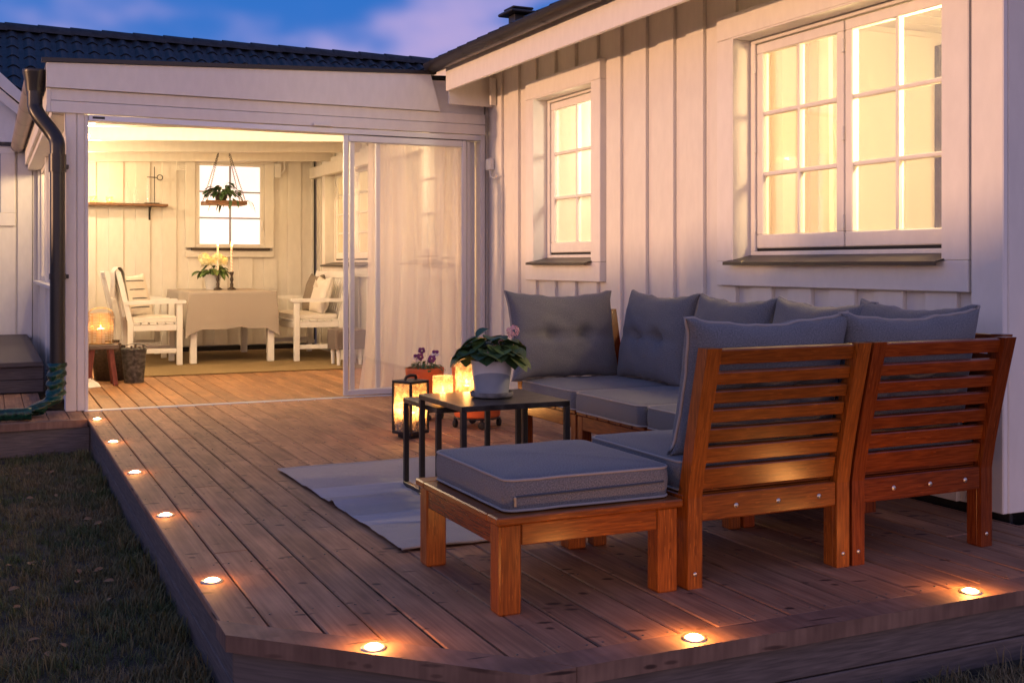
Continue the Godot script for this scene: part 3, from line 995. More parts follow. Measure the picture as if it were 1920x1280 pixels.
func conservatory():
	var c := thing("glazed_room", "white timber glazed room with open sliding doors, lit warmly from inside", "conservatory")
	var tp: Material = M.trim_paint
	# header boards
	put(c, "header_board", prism([Vector2(0.36, 2.195), Vector2(3.20, 2.195), Vector2(3.12, 2.475), Vector2(0.36, 2.36)], 0.045, "xy"), tp, Vector3(0, 0, -8.185))
	bx(c, "header_board", 0.39, 3.595, 2.112, 2.192, -8.225, -8.19, tp)
	bx(c, "header_board", 0.39, 3.595, 2.03, 2.109, -8.225, -8.188, tp)
	bx(c, "header_end", 0.362, 0.39, 2.03, 2.194, -8.225, -8.19, tp)
	put(c, "header_beam", prism([Vector2(0.48, 2.06), Vector2(3.6, 2.06), Vector2(3.6, 2.46), Vector2(0.48, 2.335)], 0.1, "xy"), tp, Vector3(0, 0, -8.278))
	put(c, "roof_edge", prism([Vector2(0.33, 2.362), Vector2(3.16, 2.478), Vector2(3.16, 2.505), Vector2(0.33, 2.389)], 0.06, "xy"), M.gutter_dark, Vector3(0, 0, -8.175))
	put(c, "roof", prism([Vector2(0.36, 2.34), Vector2(3.62, 2.474), Vector2(3.62, 2.50), Vector2(0.36, 2.366)], 5.1, "xy"), M.gutter_dark, Vector3(0, 0, -10.78))
	put(c, "ceiling", prism([Vector2(0.5, 2.27 + slope_y(0.5)), Vector2(3.598, 2.27 + slope_y(3.6)), Vector2(3.598, 2.29 + slope_y(3.6)), Vector2(0.5, 2.29 + slope_y(0.5))], 5.02, "xy"), M.wall_paint, Vector3(0, 0, -10.845))
	for z in [-9.3, -10.4, -11.5, -12.6]:
		put(c, "rafter", prism([Vector2(0.62, 2.06 + slope_y(0.62)), Vector2(3.597, 2.06 + slope_y(3.6)), Vector2(3.597, 2.268 + slope_y(3.6)), Vector2(0.62, 2.268 + slope_y(0.62))], 0.07, "xy"), M.wall_paint, Vector3(0, 0, z))
	bx(c, "wall_plate", 3.52, 3.597, 2.03, 2.16, -13.3, -8.34, M.wall_paint)
	# corner posts
	bx(c, "post", 0.482, 0.553, 0.0, 2.055, -8.34, -8.205, tp, 0.004)
	bx(c, "post", 0.556, 0.605, 0.0, 2.055, -8.34, -8.207, tp, 0.004)
	bx(c, "post", 0.607, 0.629, 0.0, 2.028, -8.32, -8.21, tp, 0.003)
	bx(c, "post", 3.56, 3.597, 0.0, 2.03, -8.32, -8.20, tp)
	# threshold and tracks
	bx(c, "threshold", 0.60, 3.595, -0.02, 0.006, -8.215, -8.168, M.aluminium)
	bx(c, "floor_track", 0.63, 3.595, -0.02, 0.001, -8.272, -8.218, M.black_gap)
	bx(c, "head_track", 0.63, 3.56, 1.985, 2.026, -8.325, -8.195, M.aluminium)
	bx(c, "sensor", 2.19, 2.33, 2.03, 2.05, -8.186, -8.16, M.white_plastic)
	bx(c, "track_label", 0.655, 0.735, 2.0, 2.016, -8.194, -8.1925, M.black_metal, 0.0004)
	# sliding panels pushed together
	for row in [[2.437, 3.44, -8.222], [2.496, 3.49, -8.256], [2.712, 3.54, -8.290]]:
		var p := part(c, "sliding_panel")
		var z: float = row[2]
		bx(p, "stile", row[0], row[0] + 0.036, 0.012, 1.98, z - 0.015, z + 0.015, M.aluminium, 0.004)
		bx(p, "stile", row[1] - 0.036, row[1], 0.012, 1.98, z - 0.015, z + 0.015, M.aluminium, 0.004)
		bx(p, "bottom_rail", row[0] + 0.037, row[1] - 0.037, 0.012, 0.052, z - 0.014, z + 0.014, M.aluminium, 0.004)
		bx(p, "top_rail", row[0] + 0.037, row[1] - 0.037, 1.93, 1.98, z - 0.014, z + 0.014, M.aluminium, 0.004)
		bx(p, "pane", row[0] + 0.036, row[1] - 0.036, 0.052, 1.93, z - 0.003, z + 0.003, M.glass, 0.0005)
	# side towards the lawn: parapet, posts and panes
	bx(c, "top_plate", 0.40, 0.60, 2.03, 2.17, -13.35, -8.345, tp)
	bx(c, "eaves_board", 0.37, 0.398, 2.08, 2.33, -13.35, -8.24, tp)
	for z in [-9.9, -11.6, -13.29]:
		bx(c, "post", 0.50, 0.598, 0.0, 2.029, z - 0.05, z + 0.05, tp)
	bx(c, "ledge", 0.45, 0.64, 0.80, 0.832, -13.23, -8.345, tp)
	for k in 17:
		bx(c, "parapet_board", 0.515, 0.537, 0.0, 0.798, -13.22 + 0.287 * k, -13.22 + 0.287 * k + 0.275, tp)
	bx(c, "parapet_core", 0.538, 0.58, 0.0, 0.798, -13.23, -8.345, M.wall_paint)
	for row in [[-9.848, -8.345], [-11.548, -9.952], [-13.238, -11.652]]:
		var w := part(c, "side_window")
		bx(w, "frame", 0.53, 0.57, 0.833, 0.88, row[0], row[1], tp)
		bx(w, "frame", 0.53, 0.57, 1.98, 2.028, row[0], row[1], tp)
		bx(w, "frame", 0.53, 0.57, 0.88, 1.98, row[0], row[0] + 0.045, tp)
		bx(w, "frame", 0.53, 0.57, 0.88, 1.98, row[1] - 0.045, row[1], tp)
		bx(w, "pane", 0.547, 0.553, 0.88, 1.98, row[0] + 0.045, row[1] - 0.045, M.glass, 0.0005)
	# back wall with its window
	var bw := part(c, "back_wall")
	var edges := []
	for j in 12:
		edges.append(0.52 + 0.29 * j)
	cladding(bw, "xy", -13.30, -1.0, edges, 0.16, 0.29, 0.06, 2.42, [[2.08, 3.07, 1.10, 2.28]], M.wall_paint, Vector2(0.6, 3.59))
	bx(bw, "skirting_gap", 0.6, 3.59, 0.0, 0.05, -13.33, -13.305, M.black_gap)
	var wn := part(c, "window")
	var ip: Material = M.wall_paint
	bx(wn, "casing", 2.065, 3.085, 2.185, 2.29, -13.30, -13.265, ip, 0.004)
	bx(wn, "casing", 2.065, 2.175, 1.195, 2.184, -13.30, -13.267, ip, 0.004)
	bx(wn, "casing", 2.975, 3.085, 1.195, 2.184, -13.30, -13.267, ip, 0.004)
	bx(wn, "casing", 2.065, 3.085, 1.085, 1.165, -13.30, -13.267, ip, 0.004)
	bx(wn, "sill", 2.13, 3.03, 1.166, 1.194, -13.31, -13.225, M.dark_wood, 0.004)
	for f in [[2.176, 2.974, 2.15, 2.184], [2.176, 2.974, 1.195, 1.24], [2.176, 2.225, 1.24, 2.15], [2.925, 2.974, 1.24, 2.15]]:
		bx(wn, "sash", f[0], f[1], f[2], f[3], -13.315, -13.285, ip, 0.004)
	bx(wn, "muntin", 2.565, 2.585, 1.24, 2.15, -13.312, -13.29, M.muntin_grey)
	for y in [1.543, 1.847]:
		bx(wn, "muntin", 2.225, 2.564, y - 0.009, y + 0.009, -13.312, -13.29, M.muntin_grey)
		bx(wn, "muntin", 2.586, 2.925, y - 0.009, y + 0.009, -13.312, -13.29, M.muntin_grey)
	for i in 2:
		for j in 3:
			bx(wn, "pane", 2.225 + 0.36 * i, 2.565 + 0.36 * i, 1.24 + 0.3035 * j, 1.5425 + 0.3035 * j, -13.33, -13.318, M.lit_window, 0.0005)
	bx(wn, "handle", 2.94, 2.955, 1.40, 1.52, -13.284, -13.265, M.white_plastic)
	# small fittings on the back wall
	var vent := part(c, "vent_grille")
	bx(vent, "frame", 1.965, 2.115, 2.08, 2.235, -13.299, -13.28, ip)
	for k in 5:
		bx(vent, "slat", 1.985, 2.095, 2.10 + 0.026 * k, 2.114 + 0.026 * k, -13.279, -13.268, ip)
	bx(c, "junction_box", 3.09, 3.17, 2.03, 2.2, -13.299, -13.26, M.white_plastic, 0.006)
	put(c, "cable", tube([Vector3(3.13, 2.2, -13.27), Vector3(3.15, 2.25, -13.24), Vector3(3.2, 2.24, -13.24), Vector3(3.21, 2.13, -13.26), Vector3(3.17, 2.08, -13.27)], 0.008, 8), M.white_plastic)
	put(c, "cable", tube([Vector3(2.85, 2.31, -13.27), Vector3(3.3, 2.33, -13.27), Vector3(3.565, 2.31, -13.27), Vector3(3.575, 2.2, -13.27), Vector3(3.575, 0.1, -13.27)], 0.009, 8), M.black_metal)
	# gutter, hopper and downpipe
	var g := part(c, "gutter")
	put(g, "channel", half_round(0.068, 5.2), M.gutter_worn, Vector3(0.30, 2.285, -10.95))
	for k in 6:
		put(g, "bracket", half_ring(0.071, 0.022), M.gutter_dark, Vector3(0.30, 2.285, -8.9 - 0.9 * k))
	put(g, "hopper", lathe([Vector2(0.075, 0.05), Vector2(0.08, 0.05), Vector2(0.08, 0.03), Vector2(0.066, -0.03), Vector2(0.055, -0.12)], 20), M.gutter_dark, Vector3(0.295, 2.27, -8.28))
	var dp := part(c, "downpipe")
	var path := [Vector3(0.292, 2.17, -8.25)]
	for k in 13:
		var t := k / 12.0
		path.append(Vector3(lerpf(0.292, 0.428, smoothstep(0.0, 1.0, t)), lerpf(2.08, 1.80, t), lerpf(-8.25, -8.12, t)))
	path.append(Vector3(0.428, 1.72, -8.12))
	put(dp, "bend", tube(path, 0.049, 16), M.gutter_dark)
	put(dp, "sleeve", tube([Vector3(0.428, 1.74, -8.12), Vector3(0.428, 1.62, -8.12)], 0.056, 16), M.gutter_dark)
	put(dp, "pipe", tube([Vector3(0.428, 1.63, -8.12), Vector3(0.428, 0.25, -8.12)], 0.049, 16), M.gutter_dark)
	for y in [1.66, 0.92]:
		put(dp, "clip", tube([Vector3(0.428, y + 0.02, -8.12), Vector3(0.428, y - 0.02, -8.12)], 0.0535, 16), M.gutter_dark)
		bx(dp, "clip_arm", 0.46, 0.50, y - 0.014, y + 0.014, -8.22, -8.13, M.gutter_dark)
	# string of small bulbs under the eaves inside
	var s := thing("string_lights", "string of small round warm bulbs along the ceiling edge inside the glazed room, with unseen bulbs added behind a rafter", "string lights")
	var spots := [Vector3(0.675, 2.01, -8.40), Vector3(0.70, 2.0, -9.3), Vector3(0.70, 2.0, -10.4), Vector3(0.70, 2.0, -11.5), Vector3(0.70, 2.0, -12.6)]
	for k in 5:  # bulbs added out of sight behind the rafter to spill light onto the deck
		spots.append(Vector3(1.15 + 0.52 * k, 2.15 + 0.041 * (0.8 + 0.52 * k), -9.42))
	var cord := [Vector3(0.70, 2.06, -13.0)]
	for k in 5:
		cord.append(spots[4 - k] + Vector3(0, 0.045, 0))
	for k in 5:
		cord.append(spots[5 + k] + Vector3(0, 0.045, 0))
	put(s, "cord", tube(cord, 0.003, 6), M.white_plastic)
	for k in spots.size():
		put(s, "bulb", lathe([Vector2(0.0002, -0.026), Vector2(0.014, -0.022), Vector2(0.024, -0.008), Vector2(0.024, 0.006), Vector2(0.012, 0.022), Vector2(0.008, 0.03)], 14), M.bulb, spots[k])
		lamp(s, "bulb_light", spots[k], Color(1.0, 0.86, 0.66), 0.62 if k < 5 else 0.24, 0.025)

# ---------------------------------------------------------------- leafy screen added out of view to shade the low sun
func added_hedge():
	var r := RandomNumberGenerator.new()
	r.seed = 9
	var n := FastNoiseLite.new()
	n.seed = 4
	n.frequency = 1.0
	n.fractal_octaves = 4
	var t := thing("added_hedge", "unseen leafy screen added beyond the lawn to block the low sun", "added_hedge", Vector3(-14, -0.22, 0))
	var m := grid(140, 17, func(i: int, j: int):
		var z := -16.0 + 0.17 * i
		var a := PI * j / 16.0
		var top := 2.52 + 0.28 * n.get_noise_2d(z * 0.5, 3.0) + 0.12 * n.get_noise_2d(z * 3.0, 9.0)
		var q := Vector3(-cos(a) * 0.55, pow(sin(a), 0.5) * top, z)
		return q + Vector3(1, 1, 1) * 0.10 * n.get_noise_3d(q.x * 4.0, q.y * 4.0, q.z * 4.0) * (1.0 if j > 0 and j < 16 else 0.0))
	put(t, "foliage", m, M.hedge_leaf)

# ---------------------------------------------------------------- cushions
func outline(w: float, d: float, r: float, n := 12) -> Array:
	var p := []
	for q in 4:
		var c := Vector2((w / 2 - r) * [1, -1, -1, 1][q], (d / 2 - r) * [1, 1, -1, -1][q])
		for k in n:
			var a := PI / 2 * (q + k / float(n - 1))
			p.append(c + Vector2(cos(a), sin(a)) * r)
	# a few points along the straight sides
	var out := []
	for k in p.size():
		out.append(p[k])
		var nx: Vector2 = p[(k + 1) % p.size()]
		if (nx - p[k]).length() > 0.08:
			for j in range(1, 7):
				out.append(p[k].lerp(nx, j / 7.0))
	return out

func box_cushion(parent: Node, called: String, w: float, d: float, t: float, at: Vector3, cloth: Material, pipe: Material, zip := false) -> Node3D:
	var o := part(parent, called)
	o.position = at
	var ol := outline(w, d, 0.035)
	var rows := [[0.0, 0.0], [0.6, 0.0], [0.975, 0.001], [0.995, 0.009], [1.004, t * 0.3], [1.008, t * 0.55], [1.004, t * 0.8], [0.996, t - 0.007], [0.975, t + 0.001], [0.86, t + 0.006], [0.6, t + 0.011], [0.3, t + 0.013], [0.0, t + 0.0135]]
	var sd := at.x * 7.0 + at.z * 3.0
	put(o, "cover", grid(ol.size(), rows.size(), func(i: int, j: int):
		var p: Vector2 = ol[i] * rows[j][0]
		var wob := noise.get_noise_3d(p.x * 5.0 + sd, rows[j][1] * 5.0, p.y * 5.0) * 0.009
		return Vector3(p.x * (1.0 + wob * 0.7), rows[j][1] + (wob if j > 8 else 0.0), p.y * (1.0 + wob * 0.7)), true), cloth)
	for y in [0.006, t - 0.004]:
		var pts := []
		for p in ol:
			pts.append(Vector3(p.x * 0.996, y + noise.get_noise_2d(p.x * 6.0 + sd, p.y * 6.0) * 0.002, p.y * 0.996))
		put(o, "piping", tube(pts, 0.0042, 6, true), pipe)
	if zip:
		put(o, "zip", tube([Vector3(-w / 2 + 0.03, t * 0.48, d / 2 + 0.003), Vector3(0, t * 0.5, d / 2 + 0.005), Vector3(w / 2 - 0.03, t * 0.52, d / 2 + 0.003)], 0.003, 6), M.stripe_cloth)
		bx(o, "zip_pull", -w / 2 + 0.022, -w / 2 + 0.03, t * 0.2, t * 0.48, d / 2 + 0.003, d / 2 + 0.007, M.bolt, 0.001)
	return o

# standing cushion: width x, height y from 0, thickness z, with two button tufts
func back_cushion(parent: Node, called: String, w: float, h: float, t: float, at: Vector3, rot: Vector3, cloth: Material, pipe: Material, tufts := true, puff := 0.42) -> Node3D:
	var o := part(parent, called)
	o.position = at
	o.rotation = rot
	var nu := 30
	var nv := 26
	var v := PackedVector3Array()
	var idx := PackedInt32Array()
	var sd := at.x * 5.0 + at.z * 9.0
	var edge := func(u: float, q: float) -> Vector2:
		var ear := pow(absf(u * q), 6.0) * 0.018
		return Vector2(u * (w / 2) * (1.0 - 0.035 * (1.0 - q * q)) + signf(u) * ear + 0.006 * noise.get_noise_2d(q * 2.0 + sd, u), (q * 0.5 + 0.5) * h - (0.036 if q > 0.0 else 0.012) * (1.0 - u * u) * q + 0.013 * noise.get_noise_2d(u * 2.6 + sd, 7.0 + q))
	for side in [1.0, -1.0]:
		for j in nv:
			for i in nu:
				var u := sin(PI / 2 * (2.0 * i / (nu - 1) - 1.0))
				var q := sin(PI / 2 * (2.0 * j / (nv - 1) - 1.0))
				var e: Vector2 = edge.call(u, q)
				var th := 0.008 + (t / 2 - 0.008) * pow(maxf(0.0, (1.0 - pow(absf(u), 3.0)) * (1.0 - pow(absf(q), 3.0))), puff)
				if tufts:
					for tu in [-0.34, 0.34]:
						th -= t * 0.30 * exp(-(pow((u - tu) / 0.12, 2.0) + pow((q + 0.04) / 0.15, 2.0)))
					th -= t * 0.13 * exp(-pow((q + 0.04) / 0.06, 2.0)) * (1.0 - pow(absf(u), 4.0))
				th += 0.011 * noise.get_noise_3d(u * 2.6 + sd, q * 2.2, side) * (1.0 - pow(maxf(absf(u), absf(q)), 4.0))
				v.append(Vector3(e.x, e.y, side * maxf(th, 0.004)))
	for s in 2:
		for j in nv - 1:
			for i in nu - 1:
				var a := s * nu * nv + j * nu + i
				var f := [a, a + 1, a + nu + 1, a, a + nu + 1, a + nu] if s == 0 else [a, a + nu + 1, a + 1, a, a + nu, a + nu + 1]
				idx.append_array(f)
	put(o, "cover", smooth_mesh(v, idx), cloth)
	var ring := []
	for k in 24:
		ring.append([-1.0 + 2.0 * k / 24.0, -1.0])
	for k in 20:
		ring.append([1.0, -1.0 + 2.0 * k / 20.0])
	for k in 24:
		ring.append([1.0 - 2.0 * k / 24.0, 1.0])
	for k in 20:
		ring.append([-1.0, 1.0 - 2.0 * k / 20.0])
	var pts := []
	for k in ring:
		var e: Vector2 = edge.call(k[0], k[1])
		pts.append(Vector3(e.x, e.y, 0))
	put(o, "piping", tube(pts, 0.0055, 6, true), pipe)
	if tufts:
		for tu in [-0.34, 0.34]:
			put(o, "button", lathe([Vector2(0.0001, 0.006), Vector2(0.007, 0.004), Vector2(0.010, 0.0), Vector2(0.008, -0.004)], 10), cloth, Vector3(tu * w / 2, h * 0.48, t * 0.235), Vector3(PI / 2, 0, 0))
	return o

# ---------------------------------------------------------------- sofa of separate sections
func backrest(parent: Node, w: float, at: Vector3, yaw: float, kind: String):
	var b := part(parent, "backrest")
	b.position = at
	b.rotation.y = yaw
	var along := "x" if absf(sin(yaw)) < 0.5 else "z"
	var zat := func(y: float) -> float: return 0.0 if y < 0.28 else 0.105 * pow((y - 0.28) / 0.465, 1.15)
	var prof := []
	for y in [0.0, 0.28, 0.36, 0.44, 0.52, 0.60, 0.68, 0.748]:
		prof.append(Vector2(zat.call(y), y))
	for y in [0.748, 0.66, 0.56, 0.46, 0.36, 0.26, 0.0]:
		prof.append(Vector2(zat.call(y) - (0.05 if y > 0.3 else 0.06), y))
	for s in [-1.0, 1.0]:
		var p := put(b, "post", prism(prof, 0.053, "zy"), stain("y", kind), Vector3(s * (w / 2 - 0.0275), 0, 0))
		put(p, "bolt", lathe([Vector2(0.0001, 0.003), Vector2(0.006, 0.002), Vector2(0.007, 0.0)], 10), M.bolt, Vector3(0, 0.045, 0.0005), Vector3(PI / 2, 0, 0))
	var sl := [[0.697, 0.745], [0.634, 0.674], [0.575, 0.615], [0.514, 0.556], [0.451, 0.496], [0.385, 0.437], [0.302, 0.371]]
	for k in sl.size():
		var ym: float = (sl[k][0] + sl[k][1]) / 2
		var lean: float = atan2(zat.call(ym + 0.01) - zat.call(ym - 0.01), 0.02)
		put(b, "slat", cbox(Vector3(w - 0.11, sl[k][1] - sl[k][0], 0.021), 0.003), stain(along, kind), Vector3(0, ym, zat.call(ym) - 0.026), Vector3(lean, 0, 0))
	bx(b, "lower_slat", -w / 2 + 0.055, w / 2 - 0.055, 0.289, 0.299, -0.062, -0.03, stain(along, kind))
	bx(b, "rail", -w / 2 + 0.055, w / 2 - 0.055, 0.206, 0.285, -0.028, -0.004, stain(along, kind))
	for k in 3:
		put(b, "bolt", lathe([Vector2(0.0001, 0.004), Vector2(0.007, 0.003), Vector2(0.0085, 0.0)], 12), M.bolt, Vector3((k - 1) * 0.165 + 0.03, 0.243, -0.004), Vector3(PI / 2, 0, 0))

func sofa_section(label: String, x0: float, x1: float, z0: float, z1: float, backs: Array, kind: String) -> Node3D:
	var cx := (x0 + x1) / 2
	var cz := (z0 + z1) / 2
	var t := thing("sofa_section", label, "sofa", Vector3(cx, 0, cz), 0.0, "sections of the wooden corner sofa")
	var hx := (x1 - x0) / 2
	var hz := (z1 - z0) / 2
	var frame := part(t, "seat_frame")
	for s in [-1.0, 1.0]:
		bx(frame, "rail", s * hx - s * 0.024, s * hx - s * 0.002, 0.20, 0.268, -hz + 0.056, hz - 0.056, stain("z", kind))
		bx(frame, "rail", -hx + 0.056, hx - 0.056, 0.20, 0.268, s * hz - s * 0.03, s * hz - s * 0.008, stain("x", kind))
		for q in [-1.0, 1.0]:
			bx(frame, "leg", s * hx - s * 0.002, s * hx - s * 0.055, 0.0, 0.267, q * hz - q * 0.004, q * hz - q * 0.055, stain("y", kind), 0.004)
	for k in 6:
		var z := -hz + 0.004 + (2 * hz - 0.008) / 6.0 * k
		bx(frame, "seat_slat", -hx, hx, 0.2695, 0.287, z, z + (2 * hz - 0.008) / 6.0 - 0.008, stain("x", kind))
	for b in backs:
		if b == "near":
			backrest(t, 2 * hx, Vector3(0, 0, hz + 0.012), 0.0, kind)
		elif b == "wall":
			backrest(t, 2 * hz, Vector3(hx + 0.012, 0, 0), PI / 2, kind)
		else:
			backrest(t, 2 * hx, Vector3(0, 0, -hz - 0.012), PI, kind)
	return t

func sofa_group():
	var zn := -2.912
	sofa_section("worn orange stained slatted sofa section beside the footstool", 1.952, 2.592, -3.545, zn, ["near"], "stain_worn")
	sofa_section("redder slatted corner sofa section with two backs, by the house corner board", 2.602, 3.245, -3.545, zn, ["near", "wall"], "stain")
	sofa_section("wall-side sofa section adjoining the redder slatted corner section", 2.602, 3.245, -4.185, -3.553, ["wall"], "stain")
	sofa_section("wall-side sofa section adjoining the corner section behind the nest of tables", 2.602, 3.245, -4.825, -4.193, ["wall"], "stain")
	sofa_section("corner sofa section behind the nest of tables", 2.602, 3.245, -5.47, -4.833, ["wall", "far"], "stain")
	# footstool
	var t := thing("footstool", "low stained wooden footstool with thick legs and worn top edges", "footstool", Vector3(1.6175, 0, -3.225))
	var hx := 0.3125
	var hz := 0.335
	for s in [-1.0, 1.0]:
		for q in [-1.0, 1.0]:
			bx(t, "leg", s * hx - s * 0.012, s * hx - s * 0.082, 0.0, 0.259, q * hz - q * 0.012, q * hz - q * 0.078, stain("y", "stain_worn"), 0.005)
		bx(t, "rail", s * hx - s * 0.016, s * hx - s * 0.04, 0.195, 0.2585, -hz + 0.08, hz - 0.08, stain("z"), 0.003)
		bx(t, "rail", -hx + 0.084, hx - 0.084, 0.195, 0.2585, s * hz - s * 0.016, s * hz - s * 0.04, stain("x", "stain_worn"), 0.003)
		bx(t, "top_board", -hx, hx, 0.26, 0.283, s * hz, s * hz - s * 0.075, stain("x", "stain_worn"), 0.004)
		bx(t, "top_board", s * hx, s * hx - s * 0.075, 0.26, 0.2828, -hz + 0.076, hz - 0.076, stain("z", "stain_worn"), 0.004)
	for k in 5:
		bx(t, "top_slat", -hx + 0.077, hx - 0.077, 0.262, 0.281, -hz + 0.082 + 0.102 * k, -hz + 0.082 + 0.102 * k + 0.093, stain("x", "stain_worn"), 0.003)
	# seat cushions
	var cl: Material = M.cushion_cloth
	var pp: Material = M.piping
	var rows := [
		["square grey cushion with zip lying on the footstool", 1.63, -3.215, 0.56, 0.575, true, 0.284],
		["grey seat cushion on the worn slatted sofa section", 2.27, -3.245, 0.615, 0.60, false, 0.2875],
		["grey seat cushion on the redder slatted corner section", 2.915, -3.245, 0.61, 0.60, false, 0.2875],
		["grey seat cushion along the house wall, adjoining the redder corner section", 2.905, -3.87, 0.63, 0.615, false, 0.2875],
		["grey seat cushion between its two neighbours along the house wall", 2.89, -4.495, 0.63, 0.61, false, 0.2875],
		["grey seat cushion on the corner section behind the nest of tables", 2.90, -5.125, 0.63, 0.605, false, 0.2875]]
	for row in rows:
		var c := thing("seat_cushion", row[0], "cushion", Vector3(row[1], row[6], row[2]), 0.0, "grey seat cushions")
		box_cushion(c, "pad", row[3], row[4], 0.098, Vector3.ZERO, cl, pp, row[5])
	# back cushions: x, z, width, height, yaw of the outward side
	var backs := [
		["grey back cushion above the worn slatted sofa back", 2.305, -3.045, 0.62, 0.455, 0.0],
		["grey back cushion above the redder slatted sofa back", 2.91, -3.04, 0.60, 0.46, 0.0],
		["grey tufted back cushion standing across the sofa end, behind the potted plant", 2.825, -5.345, 0.62, 0.475, PI],
		["grey tufted back cushion along the wall, touching the cushion behind the potted plant", 3.125, -4.985, 0.62, 0.475, PI / 2],
		["grey back cushion along the wall, second from the cushion behind the potted plant", 3.125, -4.345, 0.575, 0.47, PI / 2],
		["grey back cushion along the wall, third from the cushion behind the potted plant", 3.125, -3.745, 0.58, 0.47, PI / 2],
		["grey back cushion at the wall in the redder slatted corner section", 3.13, -3.235, 0.56, 0.475, PI / 2]]
	for row in backs:
		var c := thing("back_cushion", row[0], "cushion", Vector3(row[1], 0.392, row[2]), row[5], "grey back cushions")
		back_cushion(c, "pillow", row[3], row[4], 0.185, Vector3.ZERO, Vector3(0.20, 0, 0), cl, pp)

# ---------------------------------------------------------------- terrace objects
func leaf_blades(st: SurfaceTool, at: Vector3, dirn: Vector3, length: float, width: float, droop: float, disc := false):
	var side := dirn.cross(Vector3.UP)
	side = side.normalized() if side.length() > 0.01 else Vector3.RIGHT
	var up := side.cross(dirn).normalized()
	var prev_l := at
	var prev_r := at
	var prev_m := at
	for k in range(1, 6):
		var t := k / 5.0
		var w := width * 0.5 * (sqrt(maxf(0.0, 1.0 - pow(2.0 * t - 0.95, 2.0))) if disc else sqrt(maxf(0.0, sin(PI * pow(t, 0.8))))) if k < 5 or disc else 0.0
		var m := at + dirn * length * t + Vector3.DOWN * droop * t * t
		var l := m - side * w + up * w * 0.25
		var r := m + side * w + up * w * 0.25
		for q in [[prev_l, prev_m, m, l], [prev_m, prev_r, r, m]]:
			quad(st, q[0], q[1], q[2], q[3], up)
		prev_l = l
		prev_r = r
		prev_m = m

func foliage(n: int, spread: Vector3, length: float, width: float, sd: int, droop := 0.03, stems := true, disc := false) -> Mesh:
	var r := RandomNumberGenerator.new()
	r.seed = sd
	var st := SurfaceTool.new()
	st.begin(Mesh.PRIMITIVE_TRIANGLES)
	for k in n:
		var a := r.randf() * TAU
		var q := sqrt(r.randf())
		var p := Vector3(cos(a) * q * spread.x, spread.y * (1.0 - 0.65 * q * q) * r.randf_range(0.45, 1.0), sin(a) * q * spread.z)
		var d := (Vector3(cos(a + r.randf_range(-0.7, 0.7)), r.randf_range(-0.3, 0.45), sin(a + r.randf_range(-0.7, 0.7)))).normalized()
		var s := r.randf_range(0.65, 1.2)
		leaf_blades(st, p, d, length * s, width * s, droop * s, disc)
		if stems and k % 2 == 0:
			var b := Vector3(p.x * 0.15, 0, p.z * 0.15)
			var e := Vector3(0.0012, 0, 0.0012)
			quad(st, b - e, b + e, p + e, p - e, Vector3(-e.z, 0, e.x))
	return st.commit()

func ball(r: float, squash := 1.0, seg := 10) -> Mesh:
	var prof := []
	for k in 7:
		var a := -PI / 2 + PI * k / 6.0
		prof.append(Vector2(maxf(0.0001, cos(a) * r), sin(a) * r * squash))
	return lathe(prof, seg)

func flower_clump(parent: Node, called: String, at: Vector3, r: float, n: int, petal: float, mat: Material, sd: int):
	var rr := RandomNumberGenerator.new()
	rr.seed = sd
	var st := SurfaceTool.new()
	st.begin(Mesh.PRIMITIVE_TRIANGLES)
	for k in n:
		var d := Vector3(rr.randfn(), rr.randfn() * 0.7 + 0.3, rr.randfn()).normalized()
		var c := d * r * rr.randf_range(0.75, 1.0)
		var u := d.cross(Vector3.UP if absf(d.y) < 0.9 else Vector3.RIGHT).normalized()
		var v := d.cross(u)
		for j in 5:
			var a := TAU * j / 5.0 + k
			var e := (u * cos(a) + v * sin(a)) * petal
			var f := (u * cos(a + 0.6) + v * sin(a + 0.6)) * petal
			tri(st, c, c + e + d * petal * 0.25, c + f + d * petal * 0.25, d)
	put(parent, called, st.commit(), mat, at)

func pansy(parent: Node, at: Vector3, s: float, yaw: float, mats: Array):
	var f := part(parent, "pansy_bloom")
	f.position = at
	f.rotation = Vector3(-0.3, yaw, 0)
	var spots := [[-0.5, 0.55, 0], [0.5, 0.55, 0], [-0.7, -0.1, 1], [0.7, -0.1, 1], [0.0, -0.65, 1]]
	for k in spots.size():
		put(f, "petal", ball(s * 0.62, 1.0, 9), mats[spots[k][2]], Vector3(spots[k][0] * s, spots[k][1] * s, -0.002 * k), Vector3.ZERO).scale = Vector3(1, 0.95, 0.14)
	put(f, "eye", ball(s * 0.2), M.petal_cream, Vector3(0, 0, s * 0.12))
	rod(parent, "stem", at - Vector3(0, 0.07, 0), at - Vector3(0, 0.005, 0.004), 0.0018, M.leaf, 5)

